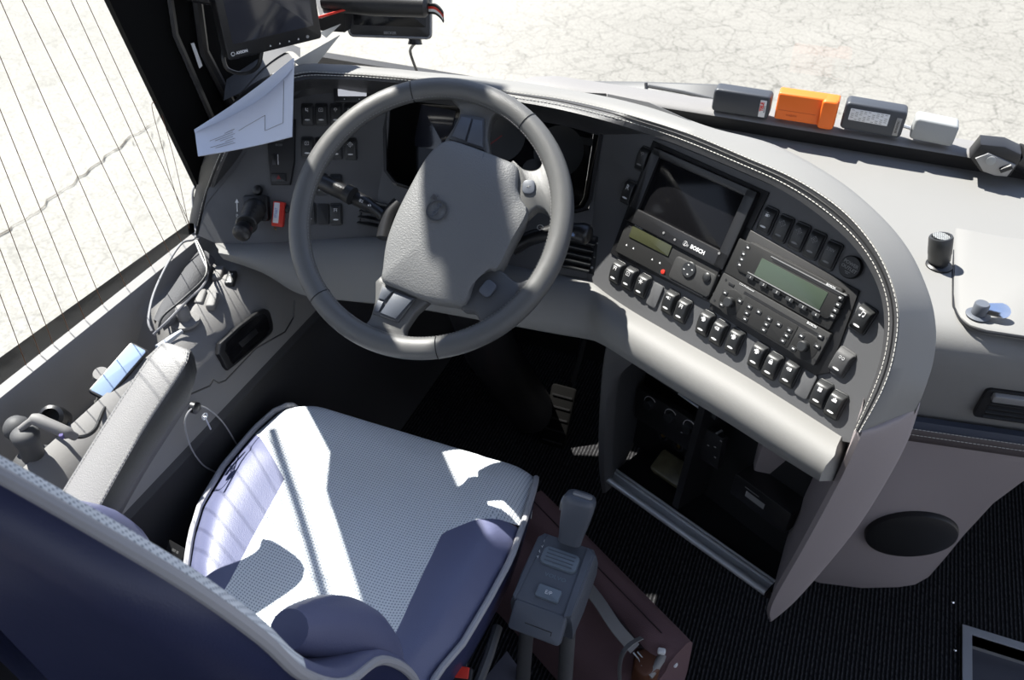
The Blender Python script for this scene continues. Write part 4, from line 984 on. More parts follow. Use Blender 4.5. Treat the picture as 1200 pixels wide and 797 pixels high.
o.build('backrest_front', [FABRIC, NAVY], seat, ang=60)
o = MB(); o.tube([p + V((0, 0, 0)) for p in pc], .0055, 8); o.build('piping', PIPE, seat)
# right lower bolster of the backrest
o = MB(); P = [V((-.372, .440, .50)), V((-.372, .458, .58)), V((-.380, .455, .66)), V((-.385, .42, .75)), V((-.38, .36, .84))]
o.tube(cr(P, 4), [.020 + .026 * math.sin(math.pi * min(1, (k + 2) / 18)) for k in range(17)], 16); o.build('backrest_bolster', NAVY, seat, ang=60)
o = MB(); P = [V((-.372 - .386, .440, .50)), V((-.758, .458, .58)), V((-.75, .455, .66)), V((-.745, .42, .75)), V((-.75, .36, .84))]
o.tube(cr(P, 4), [.020 + .026 * math.sin(math.pi * min(1, (k + 2) / 18)) for k in range(17)], 16); o.build('backrest_bolster', NAVY, seat, ang=60)
# --- armrest
o = MB(); e2 = MB()
T = [((188, 404), (222, 414), .822), ((170, 424), (214, 434), .815), ((120, 500), (165, 510), .772), ((64, 590), (112, 604), .725), ((30, 645), (84, 660), .70)]
rows, sa, sb, side = [], [], [], []
for (l, r_, z) in T:
    a, b = zp(*l, z), zp(*r_, z); u_ = (b - a).normalized()
    rows.append([a + V((0, 0, -.05)) + u_ * .006, a + V((0, 0, -.012)) - u_ * .001, a, a + u_ * .008 + V((0, 0, .003)), a.lerp(b, .5) + V((0, 0, .004)), b - u_ * .006 + V((0, 0, .002)), b])
    side.append([b, b + u_ * .003 + V((0, 0, -.012)), b + V((0, 0, -.04)), b + V((0, 0, -.085)) - u_ * .022, b + V((0, 0, -.092)) - u_ * .034, a + V((0, 0, -.07)) + u_ * .012, a + V((0, 0, -.05)) + u_ * .006])
    sa.append(a + u_ * .003 + V((0, 0, .003))); sb.append(b - u_ * .003 + V((0, 0, .003)))
def nose(rw):   # rounded front end
    d = (rw[0][0] - rw[1][0]).normalized(); c = sum(rw[0], V()) / len(rw[0]); out = []
    for k, s in ((.014, .35), (.011, .7), (.005, .92)): out.append([c + (p - c) * s + d * k for p in rw[0]])
    return out
full = [r[:-1] + s for r, s in zip(rows, side)]
full = nose(full) + full
o = MB(); R_ = crows(full, 4); o.grid(R_)
nn_ = len(R_[0]) - 1; o.m = [0 if (j % nn_) < 6 else 1 for j in range(len(o.f))]
arm = o.build('armrest', [ARM, ARMS], seat, ang=55)
for q_ in (sa, sb): th = MB(); stitches(th, cr(q_, 5), .0055, .0036, .0007); th.build('seam_stitching', THREAD, arm)
o = MB(); P = [zp(215, 425, .66), zp(196, 480, .62), zp(160, 570, .56), zp(130, 640, .52)]
rows = [[p + V((.0, 0, .02)), p + V((.004, 0, -.02)), p + V((0, 0, -.07)), p + V((-.03, 0, -.075))] for p in P]; o.grid(crows(rows, 4)); o.build('armrest_support', GREYD, seat, ang=60)
o = MB(); o.tube([zp(185, 408, .71), zp(203, 395, .71), zp(213, 388, .71)], [.006, .005, .0035], 8); o.build('adjuster_pin', METAL, seat)
# care label at the seat joint
f = Fr(zp(206, 646, .50), (1, -.15, 0), (.1, .6, .7)); o = MB(); o.box(f, .035, .022, .0012); tg = o.build('care_label', BLACKM, seat)
text('lettering', 'IIIII III', f, .006, DIM, tg, c=.0014)
# seat belt buckle
f = Fr(zp(541, 792, .43), (1, .25, .0), (-.2, 1, .5))
t = thing('seat_belt_buckle', 'black seat belt buckle with red button beside the seat cushion', 'buckle', f.o)
o = MB(); o.rbox(f.sub(0, -.03), .032, .085, .016, .005, .003, c0=-.008); o.build('body', BLACKM, t)
o = MB(); o.rbox(f.sub(0, .004), .022, .016, .011, .002, .001); o.build('red_button', REDP, t)

# ================================================================== GEAR SELECTOR
G0 = Fr((-.232, .735, .50), (1, -.02, 0), (.03, 1, .20))
gear = thing('gear_selector', 'dark blue grey gear selector with upright grip beside the seat', 'gear selector', G0.o)
top = [(-.040, .075), (.040, .075), (.048, .066), (.050, .0), (.048, -.045), (-.048, -.045), (-.050, 0), (-.048, .066)]
def gr(k, c, dy=0): return [G0.P(x * k, y * k + dy, c) for x, y in top]
o = MB(); tp = [gr(.86, .0), gr(.95, -.002), gr(1.0, -.010), gr(1.03, -.035), gr(1.0, -.07), gr(.9, -.09)]
o.grid(tp, closeu=True); o.add(tp[0], [tuple(range(8))]); o.add(tp[-1], [tuple(range(8))[::-1]]); o.build('housing', GEAR, gear, ang=30)
o = MB(); f = Fr(G0.P(0, -.062, -.012), G0.u, (0, .75, .8)); o.rbox(f, .082, .045, .012, .006, .003, c0=-.012); rf = o.build('rear_cover', GEAR, gear)
o = MB(); o.box(f.sub(.004, -.006), .042, .0012, .0006); o.box(f.sub(.025, -.0085), .0012, .006, .0006); o.build('socket_edge', BLACKM, rf)
o = MB(); plate(o, [G0.P(x, y, 0) for x, y in ((.032, .070), (.043, .062), (.046, -.04), (.036, -.046))], G0.n, -.04, .003, .002); o.build('side_rib', GEAR, gear)
o = MB(); plate(o, [G0.P(x, y, 0) for x, y in ((-.034, .070), (-.043, .062), (-.046, -.04), (-.040, -.046))], G0.n, -.04, .001, .002); o.build('side_rib', GEAR, gear)
o = MB(); o.rbox(G0.sub(0, .036), .058, .030, .006, .008, .003); sl = o.build('lever_slot', GEARB, gear)
o = MB()
for k in range(4): o.box(G0.sub(0, .027 + k * .006, .006), .044, .0012, .0008)
o.build('rib_line', GEAR, sl)
o = MB(); o.rbox(G0.sub(.003, -.020), .036, .020, .005, .003, .0012); eb = o.build('button', GEARB, gear)
text('lettering', 'E/P', G0.sub(.003, -.020), .0085, ICON, eb, c=.0053)
o = MB(); o.tube([G0.P(.003 + .0195 * math.cos(k * .524) * 1.0, -.020 + .0115 * math.sin(k * .524), .001) for k in range(12)], .0008, 4, closed=True)
text('lettering', 'VOLVO', G0.sub(.003, .008), .0085, GEARB, gear, c=.0004, bold=.0001, xs=1.2)
for k, ch in enumerate('RNAM'): text('gear_mark', ch, G0.sub(-.035, .058 - k * .0095), .0065, ICON, gear, c=.0005)
A = G0.P(.004, .068, .006); B = yp(681, 580, A.y + .022)
ax = (B - A).normalized(); lf = Fr(A, G0.u, ax); lf = Fr(A, G0.u, n=(0, -1, .3))
secs = []
for t_, w_, d_ in ((0, .036, .024), (.15, .038, .026), (.4, .044, .030), (.7, .049, .034), (.88, .050, .034), (.97, .044, .030), (1.0, .030, .02)):
    c = A.lerp(B, t_); row = []
    for k in range(16):
        a = k * math.pi / 8; ca, sa_ = math.cos(a), math.sin(a)
        row.append(c + G0.u * (w_/2) * abs(ca) ** .7 * (1 if ca >= 0 else -1) + V((0, -.95, .3)) * (d_/2) * abs(sa_) ** .7 * (1 if sa_ >= 0 else -1))
    secs.append(row)
o = MB(); o.grid(secs, closeu=True); o.add(secs[-1], [tuple(range(16))]); gp_ = o.build('grip', GEAR, gear, ang=60)
tf = Fr(B, G0.u, n=ax); o = MB(); o.rbox(tf.sub(.003, -.002), .030, .009, .003, .004, .001); o.build('top_cap', SILVERG, gp_)
o = MB(); c = A.lerp(B, .72) - G0.u * .0245; o.rbox(Fr(c, (0, 1, 0), ax), .014, .022, .004, .003, .001, c0=-.002); o.build('thumb_button', SILVERG, gp_)
o = MB(); o.tube([G0.P(.035, -.03, -.08), V((-.19, .70, .2)), V((-.20, .72, .0))], .012, 10); o.tube([G0.P(-.035, -.02, -.08), V((-.27, .72, .2)), V((-.27, .74, .0))], .012, 10); o.build('support_leg', GREYD, gear)

# ================================================================== BAG, folded card
BA, BB = zp(636, 578, .24), zp(808, 752, .22)
bu = (BB - BA).normalized(); bu.z = 0; bu.normalize(); bw = V((bu.y, -bu.x, 0)); bw = bw if bw.y < 0 else -bw       # bw to the driver side
bag = thing('shoulder_bag', 'maroon canvas shoulder bag with grey strap lying on the carpet', 'bag', ((BA + BB) / 2).to_2d().to_3d())
LB = (BB - BA).length; rows = []
for i, s in enumerate((-.02, .0, .06, .15, .3, .5, .7, .85, .94, .985, 1.0)):
    c = BA.lerp(BB, s); k = 1 if 0 < s < .98 else .8; z0 = c.z
    sag = .006 * math.sin(s * 17)
    pr_ = [(.015, -z0 + .01), (.02, -z0 * .5), (.014, -.02), (.004, -.002), (-.010, .001), (-.040, -.006 + sag), (-.060, -.020 + sag), (-.066, -.05), (-.075, -.062), (-.105, -.075 + sag), (-.135, -.10), (-.15, -.15), (-.15, -z0 + .01)]
    rows.append([c + (-bw) * (x * 1.0) * 1.0 * k + V((0, 0, z * (k if z > -.1 else 1))) for x, z in pr_])
o = MB(); R_ = crows(rows, 3); o.grid(R_); o.add(R_[-1], [tuple(range(len(R_[-1])))]); o.add(R_[0], [tuple(range(len(R_[0])))]); o.build('body', BAG, bag, ang=70)
bp_ = lambda s, w_, h: BA.lerp(BB, s) + bw * w_ + V((0, 0, h))
o = MB(); o.tube([bp_(s, .064 + .002 * math.sin(s * 20), -.022 - .004 * math.sin(s * 9)) for s in [.05 * k for k in range(5, 19)]], [.003 + .007 * math.sin(k / 13 * math.pi) for k in range(14)], 6); o.build('pocket_opening', BAGD, bag)
o = MB(); o.tube([bp_(s, .028, .001) for s in [.1 * k for k in range(0, 10)]], .0012, 5); o.build('seam', BAGD, bag)
def strap(pts, w_, name, m, par, wv):
    o = MB(); P = cr(pts, 5); rows = [[p - wv * w_/2, p + wv * w_/2, p + wv * w_/2 + V((0, 0, -.0025)), p - wv * w_/2 + V((0, 0, -.0025))] for p in P]; o.grid(rows, closeu=True); return o.build(name, m, par, ang=60)
strap([zp(672, 668, .235), zp(700, 702, .238), zp(722, 735, .235), zp(744, 760, .225)], .030, 'strap', WEB, bag, (bw * .8 + bu * .1))
strap([zp(752, 747, .25), zp(738, 755, .252), zp(729, 767, .248), zp(726, 785, .235), zp(727, 805, .22)], .010, 'strap_loop', WEB, bag, (bu * .9 + V((0, 0, .4))))
o = MB(); plate(o, [zp(x, y, .20) for x, y in ((744, 762), (765, 756), (778, 768), (772, 786), (756, 792), (742, 782))], V((0, 0, 1)), -.06, .0, .005, dome=.002); o.build('leather_end', BAGB, bag, ang=60)
o = MB(); o.tube([zp(777, 768, .20), zp(768, 782, .195), zp(760, 792, .19)], .008, 10); o.build('webbing_roll', WEB, bag)
o = MB(); o.rbox(Fr(zp(775, 764, .215), (1, .2, 0), (0, 1, .2)), .014, .010, .008, .003, .002); o.rbox(Fr(zp(789, 778, .17), (1, -.4, 0), (.3, 1, .2)), .016, .009, .006, .003, .002); o.build('white_clip', WHITEP, bag)
o = MB(); o.tube([zp(742, 765, .205), zp(748, 772, .2), zp(752, 781, .2)], .0015, 6); o.tube([zp(747, 764, .205), zp(754, 772, .2), zp(757, 783, .2)], .0012, 6); o.build('zip_pull', METAL, bag)
f = Fr(zp(596, 800, .22), (1, .5, .1), (-.4, 1, .5)); o = MB(); plate(o, [zp(594, 763, .24), zp(612, 788, .22), zp(618, 830, .2), zp(560, 830, .2), zp(566, 797, .22)], f.n, -.004, 0, .001)
tag(o.build('folded_cloth', mat('slate_cloth', (.075, .075, .10), .8)), 'slate grey pointed flap of cloth below the gear selector', 'cloth')
# ================================================================== THINGS ON THE SIDE CONSOLE
def cap(name, pts, m, h, label, cat, zz=.695, group=None):
    o = MB(); P = [zp(x, y, zz) for x, y in pts]; plate(o, cr(P, 2, True), V((0, 0, 1)), -.004, h, .005, dome=.002); ob = o.build(name, m, ang=60)
    return tag(ob, label, cat, group) if label else ob
cs = thing('window_switches', 'grey rocker switches in a row on the sunlit side console', 'switches', (-.93, .95, .69))
v_ = zp(262, 304, .69) - zp(250, 332, .69); CF = Fr(zp(256, 318, .69), V((v_.y, -v_.x, 0)), v_)
for (x, y), m_, ic in (((255, 317), CONSOLE, None), ((270, 323), SATIN, 'lamp'), ((234, 345), CONSOLE, None), ((248, 349), CONSOLE, None)):
    a, b = CF.ab(x, y, .008); q = CF.sub(a, b, -.004, 0, .10); o = MB(); o.rbox(q, .0165, .036, .011, .004, .003); c_ = o.build('switch_cap', m_, cs, ang=60)
    if ic: glyph(q.sub(0, .006), ic, .004, c_, .0113)
kb = thing('mirror_knob', 'small round grey knob on the side console beside the cables', 'knob', zp(217, 376, .69))
c = zp(217, 376, .69); o = MB(); o.lathe(c, (0, 0, 1), [(.024, -.003), (.024, .002), (.018, .004), (.013, .006)], 24); o.build('collar', CONSOLE, kb)
o = MB(); o.lathe(c, (0, 0, 1), [(.012, .004), (.011, .026), (.009, .029), (0, .029)], 18); o.build('knob', CONSOLE, kb)
# mesh pouch
o = MB(); rows = []
for i, (l, r_) in enumerate((((236, 297), (252, 306)), ((222, 314), (240, 328)), ((205, 340), (222, 352)), ((190, 362), (206, 376)), ((182, 380), (192, 388)))):
    a, b = zp(*l, .70), zp(*r_, .70); rows.append([a, a + V((0, 0, .010)), a.lerp(b, .5) + V((0, 0, .013 + .003 * (i % 2))), b + V((0, 0, .006)), b])
o.grid(crows(rows, 4)); tag(o.build('mesh_pouch', POUCH, ang=70), 'long wrinkled dark grey mesh pouch beside the white looped cables', 'pouch')
def wire(name, pts, r, m, label=None, cat='cable', parent=None, group=None):
    o = MB(); o.tube(cr(pts, 6), r, 7); ob = o.build(name, m, parent)
    return tag(ob, label, cat, group) if label else ob
WC = mat('white_cable', (.26, .26, .27), .45)
wire('cable_loop', [xp(233, 214, -1.07), xp(226, 224, -1.07), xp(227, 250, -1.06), zp(229, 278, .735), zp(213, 285, .74), zp(196, 310, .73), zp(180, 345, .72), zp(174, 375, .71), zp(178, 388, .70)], .0022, WC, 'pale cable looping outermost over the side console towards the window', 'cable')
wire('charging_cable', [zp(229, 282, .745), zp(236, 300, .735), zp(243, 318, .73), zp(238, 335, .73), zp(220, 352, .725), zp(198, 375, .72), zp(180, 392, .705)], .0024, CABLEG, 'grey cable running down beside the switch caps of the side console', 'cable')
wire('charging_cable', [zp(231, 282, .75), zp(241, 305, .742), zp(240, 325, .735), zp(215, 350, .73), zp(190, 372, .72), zp(186, 392, .705)], .0020, CABLE, 'black cable twisted with the grey one on the side console', 'cable')
# long dark pipe in the trough
wire('grab_rail', [V((-1.015, .25, .60)), V((-1.015, .60, .605)), V((-1.01, .80, .61))], .010, CONSOLE, 'grey tubular rail lying in the trough under the window', 'rail')
# phone or card with clip
o = MB(); f = Fr(zp(140, 436, .69), (zp(165, 408, .70) - zp(118, 462, .68)), n=(.3, -.1, 1)); o.rbox(f, .105, .034, .006, .005, .002)
ph = thing('phone', 'pale blue reflecting phone lying tilted behind the armrest', 'phone', f.o)
o.build('body', BLACK, ph); o = MB(); o.rbox(f.sub(0, 0), .098, .029, .0066, .004, .0006); o.build('screen', LCDBLUE, ph)
wire('coiled_cord', [zp(108 + 6 * k + 4 * math.cos(k * 2), 470 + 5 * math.sin(k * 2) - k * 1.5, .66) for k in range(10)], .0025, CABLE, 'short black coiled cord below the pale blue phone', 'cord')
o = MB(); o.lathe(zp(121, 445, .67), (.3, -.2, 1), [(.012, 0), (.014, .01), (.012, .02), (0, .02)], 16); tag(o.build('grey_cap', CONSOLE), 'round grey cap beside the pale blue phone', 'cap')
# hand microphone cradle group at the far left
hs = thing('handset', 'grey handset standing on the side console at the left picture edge', 'handset', zp(45, 545, .66))
o = MB(); c = zp(42, 540, .67); o.lathe(c, (.1, .0, 1), [(.030, -.02), (.031, .0), (.024, .008), (.016, .012), (.015, .035), (.018, .048), (.019, .058), (.013, .064), (0, .065)], 22); o.build('body', GREYD, hs, ang=60)
o = MB(); P = [zp(24, 503, .735), zp(40, 492, .745), zp(55, 497, .74), zp(80, 508, .725), zp(88, 512, .715)]; o.tube(cr(P, 4), [.005]*4 + [.009]*9 + [.006]*4, 10); o.build('handle', CONSOLE, hs)
o = MB(); o.lathe(zp(24, 508, .70), (.1, -.1, 1), [(.016, 0), (.019, .010), (.018, .018), (.013, .026), (.006, .030), (0, .031)], 18); o.build('earpiece', GREYD, hs)
so = thing('lighter_socket', 'black round socket plug with dark hole in the trough behind the armrest', 'socket', zp(62, 492, .68))
A = zp(68, 490, .68); B = zp(52, 488, .72); o = MB(); o.lathe(A, B - A, [(.014, -.02), (.018, .01), (.018, .03), (.013, .034), (.012, .020), (0, .02)], 20); o.build('body', BLACK, so, ang=50)
o = MB(); o.tube([A + V((.018 * math.cos(k * .5), 0, .018 * math.sin(k * .5))) for k in range(13)], .003, 6); o.build('lid_ring', SATIN, so)
wire('cord', [zp(60, 500, .70), zp(90, 512, .70), zp(110, 505, .69), zp(122, 480, .68), zp(135, 468, .67)], .003, CABLE, 'black cord leading from the handset up to the coiled cord', 'cord')
o = MB(); o.rbox(Fr(zp(74, 511, .725), (1, .6, 0), (-.3, 1, .3)), .006, .010, .008, .002, .001); tag(o.build('cord_clip', PURPLE), 'tiny violet clip on the handset cord', 'clip')
# console block with lit top behind the armrest
o = MB(); rows = []
for l, r_, z in (((150, 455), (178, 470), .66), ((120, 490), (142, 502), .655), ((92, 522), (118, 540), .65), ((70, 560), (90, 580), .64)):
    a, b = zp(*l, z), zp(*r_, z); rows.append([a + V((-.004, 0, -.05)), a, a.lerp(b, .5) + V((0, 0, .006)), b, b + V((.004, 0, -.05))])
o.grid(crows(rows, 4)); tag(o.build('console_tray', CONSOLE, ang=60), 'rounded grey tray edge lying between the armrest and the handset', 'tray')

# keys on a pale cord hanging on the lower side wall
KX = -.846
o = MB(); o.tube(cr([xp(x, y, KX) for x, y in ((277, 520), (262, 496), (246, 481), (232, 476), (220, 484), (217, 500), (224, 525), (238, 545), (254, 554))], 5), .0014, 6)
kc = tag(o.build('cord', WC), 'thin pale cord loop hanging on the black side wall by the seat', 'cord')
ky = thing('key', 'small metal key hanging inside the pale cord loop', 'key', xp(240, 490, KX + .003))
p = xp(240, 488, KX + .004); o = MB(); o.tube([p + V((0, .0055 * math.cos(k * .524), .0055 * math.sin(k * .524))) for k in range(12)], .0013, 5, closed=True); o.build('bow', METAL, ky); o = MB(); q = xp(247, 503, KX + .004); o.tube([p, q], .0016, 4); o.build('blade', METAL, ky)
o = MB(); o.lathe(xp(229, 478, KX), (1, 0, 0), [(.010, -.006), (.010, .003), (.006, .005), (0, .005)], 14); tag(o.build('wall_hook', BLACK), 'round black hook on the side wall holding the pale cord', 'hook')
# orange handle and small screw in the footwell
o = MB(); P = [yp(405, 430, 1.22), yp(408, 440, 1.22), yp(404, 452, 1.22), yp(402, 461, 1.22)]; o.tube(P, [.007, .008, .0075, .006], 10); rl = tag(o.build('release_lever', ORANGE), 'small orange red lever in the dark footwell under the wheel', 'lever')
# pedals
def pedal(px, py, y, w, h, label, cat='pedal'):
    t = thing('pedal', label, cat, yp(px, py, y)); f = Fr(yp(px, py, y), (1, 0, 0), (0, .55, .83)); o = MB(); o.rbox(f, w, h, .016, .008, .003); p_ = o.build('pad', EXTB, t)
    o = MB()
    for k in range(5): o.box(f.sub(0, -h * .35 + k * h * .175, .016), w * .8, .004, .002)
    o.build('rib', BLACKM, p_); o = MB(); o.tube([f.P(0, h * .3, 0), f.P(0, h * .5, -.06), f.P(0, h * 1.6, -.10)], .009, 8); o.build('arm', BLACK, t); return t
pedal(573, 425, 1.58, .085, .07, 'dark brake pedal barely visible below the steering wheel')
pedal(655, 490, 1.50, .065, .17, 'dark long accelerator pedal left of the storage compartment')

# ================================================================== SHELF THINGS
m = zp(1100, 312, .822); mc = thing('dashboard_sensor', 'black cylindrical sensor with mesh top standing on the sunlit dashboard', 'sensor', m)
tp = yp(1103, 277, m.y + .004); ax = tp - m; L = ax.length
o = MB(); o.lathe(m, V((0, 0, 1)), [(.020, -.002), (.020, .003), (.016, .006)], 28); o.build('base', BLACK, mc)
o = MB(); o.lathe(m, ax, [(.013, 0), (.0135, L * .12), (.0165, L * .22), (.0168, L * .42), (.0175, L * .45), (.0178, L * .95), (.0165, L), (.0135, L), (.0128, L - .003), (0, L - .003)], 32); o.build('body', SATIN, mc)
o = MB(); fm = Fr(m + ax * .992, (1, 0, 0), n=ax)
for k in range(-4, 5):
    ln = 2 * math.sqrt(max(0, .0125**2 - (k * .0028)**2)); o.box(fm.sub(0, k * .0028), ln, .0012, .0012); o.box(fm.sub(k * .0028, 0), .0012, ln, .0012)
o.build('mesh', CARDL, mc)
kf = thing('key_flap', 'bright metal key with round head in the hatch lock', 'key', lk + V((.02, 0, .01)))
o = MB(); fk = Fr(lk + V((.022, .003, .012)), (1, .15, .0), (-.2, 1, .55)); pts = [fk.P(.0105 + .012 * math.cos(a * .39), .011 * math.sin(a * .39)) for a in range(16)]; pts = [fk.P(-.014, .009), fk.P(-.014, -.009)] + [fk.P(.004 + .014 * math.cos(a), .0125 * math.sin(a)) for a in [math.radians(-80 + 20 * k) for k in range(9)]]
plate(o, pts, fk.n, 0, .002, .0005); o.build('head', CHROME, kf)
# windscreen ledge
LG = MB(); top_ = [V((-1.08, 1.44, 0)), V((-.95, 1.56, 0)), V((-.75, 1.635, 0)), V((-.5, 1.652, 0)), V((0, 1.656, 0)), V((.5, 1.648, 0)), V((.9, 1.60, 0)), V((1.12, 1.45, 0))]
lw = lambda x: V((0, 0, 0 if x > -.6 else -.045 * min(1, (-.6 - x) / .1)))
rows = [[V((p.x, p.y - .044, .820)), V((p.x, p.y - .040, .838)), V((p.x, p.y - .055, .868)), V((p.x, p.y - .050, .874)), V((p.x, p.y + .010, .872)), V((p.x, p.y + .034, .850)), V((p.x, p.y + .036, .78))] for p in cr(top_, 5)]
rows = [[q + lw(q.x) for q in r_] for r_ in rows]
led = LG.grid(rows); led.m = [0 if (k % 6) in (0, 1) else 1 for k in range(len(led.f))]
struct(led.build('trim_6', [BLACKM, CONSOLE], ang=60, loc=(0, 1.6, .8)))
# windscreen
wb = cr([V((-1.13, 1.30, 0)), V((-1.12, 1.45, 0)), V((-.98, 1.60, 0)), V((-.75, 1.69, 0)), V((-.5, 1.705, 0)), V((0, 1.71, 0)), V((.5, 1.70, 0)), V((.9, 1.65, 0)), V((1.15, 1.48, 0))], 4)
o = MB(); o.grid([[V((p.x, p.y, .84)), V((p.x * .99, p.y - .16, 1.6)), V((p.x * .98, p.y - .34, 2.42))] for p in wb]); struct(o.build('window_2', GLASS, ang=60))
# wiper arms outside
def wiper(pts, r, label):
    t = thing('wiper', label, 'wiper', pts[0]); o = MB(); o.tube(pts, r, 8); o.build('arm', WIPER, t); return t
t = wiper([yp(622, 98, 1.78), yp(730, 108, 1.78), yp(835, 119, 1.78), yp(1000, 150, 1.78), yp(1140, 176, 1.78)], .006, 'long grey wiper arm lying along the foot of the windscreen')
o = MB(); o.tube([yp(622, 101, 1.77), yp(730, 114, 1.77), yp(835, 128, 1.77)], .004, 6); o.tube([yp(625, 105, 1.765), yp(730, 119, 1.765), yp(835, 134, 1.765)], .003, 6); o.build('rod', SILVERG, t)
t = thing('wiper', 'flat folded wiper blade above the long wiper arm', 'wiper', yp(680, 97, 1.83))
rows = [[yp(x, y, 1.83), yp(x, y + h_, 1.81)] for x, y, h_ in ((650, 98, 2), (682, 96, 7), (757, 97, 10), (838, 100, 14), (900, 108, 14))]
o = MB(); o.grid([[a, b, b + V((0, .006, -.002)), a + V((0, .006, 0))] for a, b in rows], closeu=True); o.build('blade', WIPER, t, ang=30)
o = MB(); o.tube([yp(690, 98, 1.81), yp(740, 108, 1.80), yp(800, 118, 1.79)], .004, 6); o.tube([yp(760, 101, 1.81), yp(800, 108, 1.80), yp(860, 122, 1.79)], .004, 6); o.tube([yp(757, 97, 1.81), yp(758, 112, 1.80)], .004, 6); o.build('bracket', WIPER, t)
t = thing('wiper', 'short grey wiper rods behind the light grey toll box', 'wiper', yp(1080, 168, 1.80))
o = MB()
for dy in (0, 6, 11): o.tube([yp(1000, 132 + dy * 1.6, 1.80), yp(1060, 148 + dy * 1.4, 1.80), yp(1150, 176 + dy, 1.80)], .0035, 6)
o.build('rod', METAL, t)
# toll boxes on the ledge, each leaning on the glass
def tollbox(name, quad, y, dep, m_, label, r=.008, e=.004, bulge=False):
    TL, TR, BR, BL = [yp(*p, y) for p in quad]
    u_ = ((TR - TL) + (BR - BL)); w_ = u_.length / 2; v_ = ((TL - BL) + (TR - BR)); h_ = v_.length / 2
    f = Fr((TL + TR + BR + BL) / 4, u_, v_); f = Fr(f.o - f.n * dep, f.u, f.v)
    t = thing(name, label, 'transponder', f.o - f.v * h_ / 2); o = MB(); o.rbox(f, w_, h_, dep, r, e, seg=5); b_ = o.build('body', m_, t, ang=50)
    return t, f, w_, h_
t, f, w_, h_ = tollbox('toll_transponder', [(836, 104), (905, 114), (899, 141), (834, 130)], 1.602, .030, CARDG, 'dark slate toll box with red lettered sticker on the windscreen ledge')
q = f.sub(w_ * .38, -.002, .0302); o = MB(); o.rbox(q, .012, .033, .0006, .001, .0002); s_ = o.build('label', LABELW, t); text('lettering', 'TELE', q.sub(-.0015, .004, 0, 1.571), .0085, REDP, s_, c=.0008, bold=.0004)
text('lettering', 'EASYGO', q.sub(.0036, 0, 0, 1.571), .0036, BLACK, s_, c=.0008)
t, f, w_, h_ = tollbox('toll_transponder', [(911, 110), (984, 117), (977, 152), (908, 138)], 1.602, .028, ORANGE, 'bright orange toll box between the two dark ones', r=.004)
o = MB(); o.rbox(f.sub(w_ * .36, -.001, .0), w_ * .26, h_ * 1.04, .036, .006, .004); o.build('battery_bulge', ORANGE, t, ang=50)
o = MB(); o.box(f.sub(-w_ * .14, -h_ * .12, .028), w_ * .62, .0008, .0003); o.build('mould_line', mat('orange_line', (.55, .09, .01), .5), t); text('lettering', 'VIABOX', f.sub(-w_ * .22, -h_ * .28, .028), .0055, mat('orange_print', (.5, .08, .01), .5), t, c=.0003)
t, f, w_, h_ = tollbox('toll_transponder', [(990, 120), (1064, 131), (1055, 164), (985, 150)], 1.602, .032, CARDG, 'dark slate toll box with printed white table label')
q = f.sub(-w_ * .08, h_ * .10, .0322); o = MB(); o.rbox(q, .068, .022, .0005, .001, .0002); s_ = o.build('label', LABELW, t)
o = MB()
for r_ in range(6):
    for c_ in range(9): 
        if (r_ * 7 + c_ * 5) % 4: o.box(q.sub(-.029 + c_ * .0072, -.0085 + r_ * .0034, .0005), .0045, .0009, .0003)
o.build('table_print', DIM, s_)
q = f.sub(w_ * .40, -.004, .0322); o = MB(); o.rbox(q, .009, .034, .0006, .001, .0002); s_ = o.build('label', SILVERG, t); text('lettering', 'SITRAFFIC', q.sub(0, 0, 0, 1.571), .0052, BLACK, s_, c=.0008)
t, f, w_, h_ = tollbox('toll_transponder', [(1072, 138), (1124, 149), (1116, 173), (1066, 163)], 1.602, .034, CARDL, 'light grey toll box, rightmost of the four on the ledge', r=.007)
# black mirror-like sensor with silver face at the right
f = Fr(yp(1165, 190, 1.60), (1, -.30, -.30), (.30, .5, .55))
t = thing('rain_sensor', 'black angular camera with silver grey face at the right windscreen foot', 'camera', f.o)
for_ = 0; o = MB(); c_ = f.o; pp = [yp(x, y, 1.575) for x, y in ((1149, 168), (1178, 171), (1197, 180), (1196, 188), (1184, 206), (1166, 205), (1148, 200), (1136, 184))]
nn_ = (pp[4] - pp[0]).cross(pp[6] - pp[0]).normalized(); nn_ = nn_ if nn_.y < 0 else -nn_
plate(o, pp, nn_, -.035, .004, .005); o.build('housing', BLACK, t)
pp = [yp(x, y, 1.573) for x, y in ((1143, 184), (1158, 178), (1190, 192), (1180, 205), (1166, 204), (1152, 199))]; o = MB(); plate(o, pp, nn_, .001, .0065, .001); o.build('face', SILVERG, t)
fc = Fr(yp(1161, 188, 1.567), (1, 0, -.2), n=nn_); o = MB(); o.lathe(fc.o, nn_, [(.008, 0), (.008, .002), (.006, .003), (0, .003)], 16); o.build('button', CARDL, t)
o = MB(); P = [yp(1172, 200, 1.565), yp(1186, 195, 1.565)]; o.tube(P, .005, 8); o.build('slot', BLACK, t)
o = MB(); P = [yp(1190, 182, 1.60), yp(1225, 198, 1.62), yp(1260, 218, 1.62)]; o.tube(P, [.022, .026, .026], 12); o.build('stalk', BLACK, t)

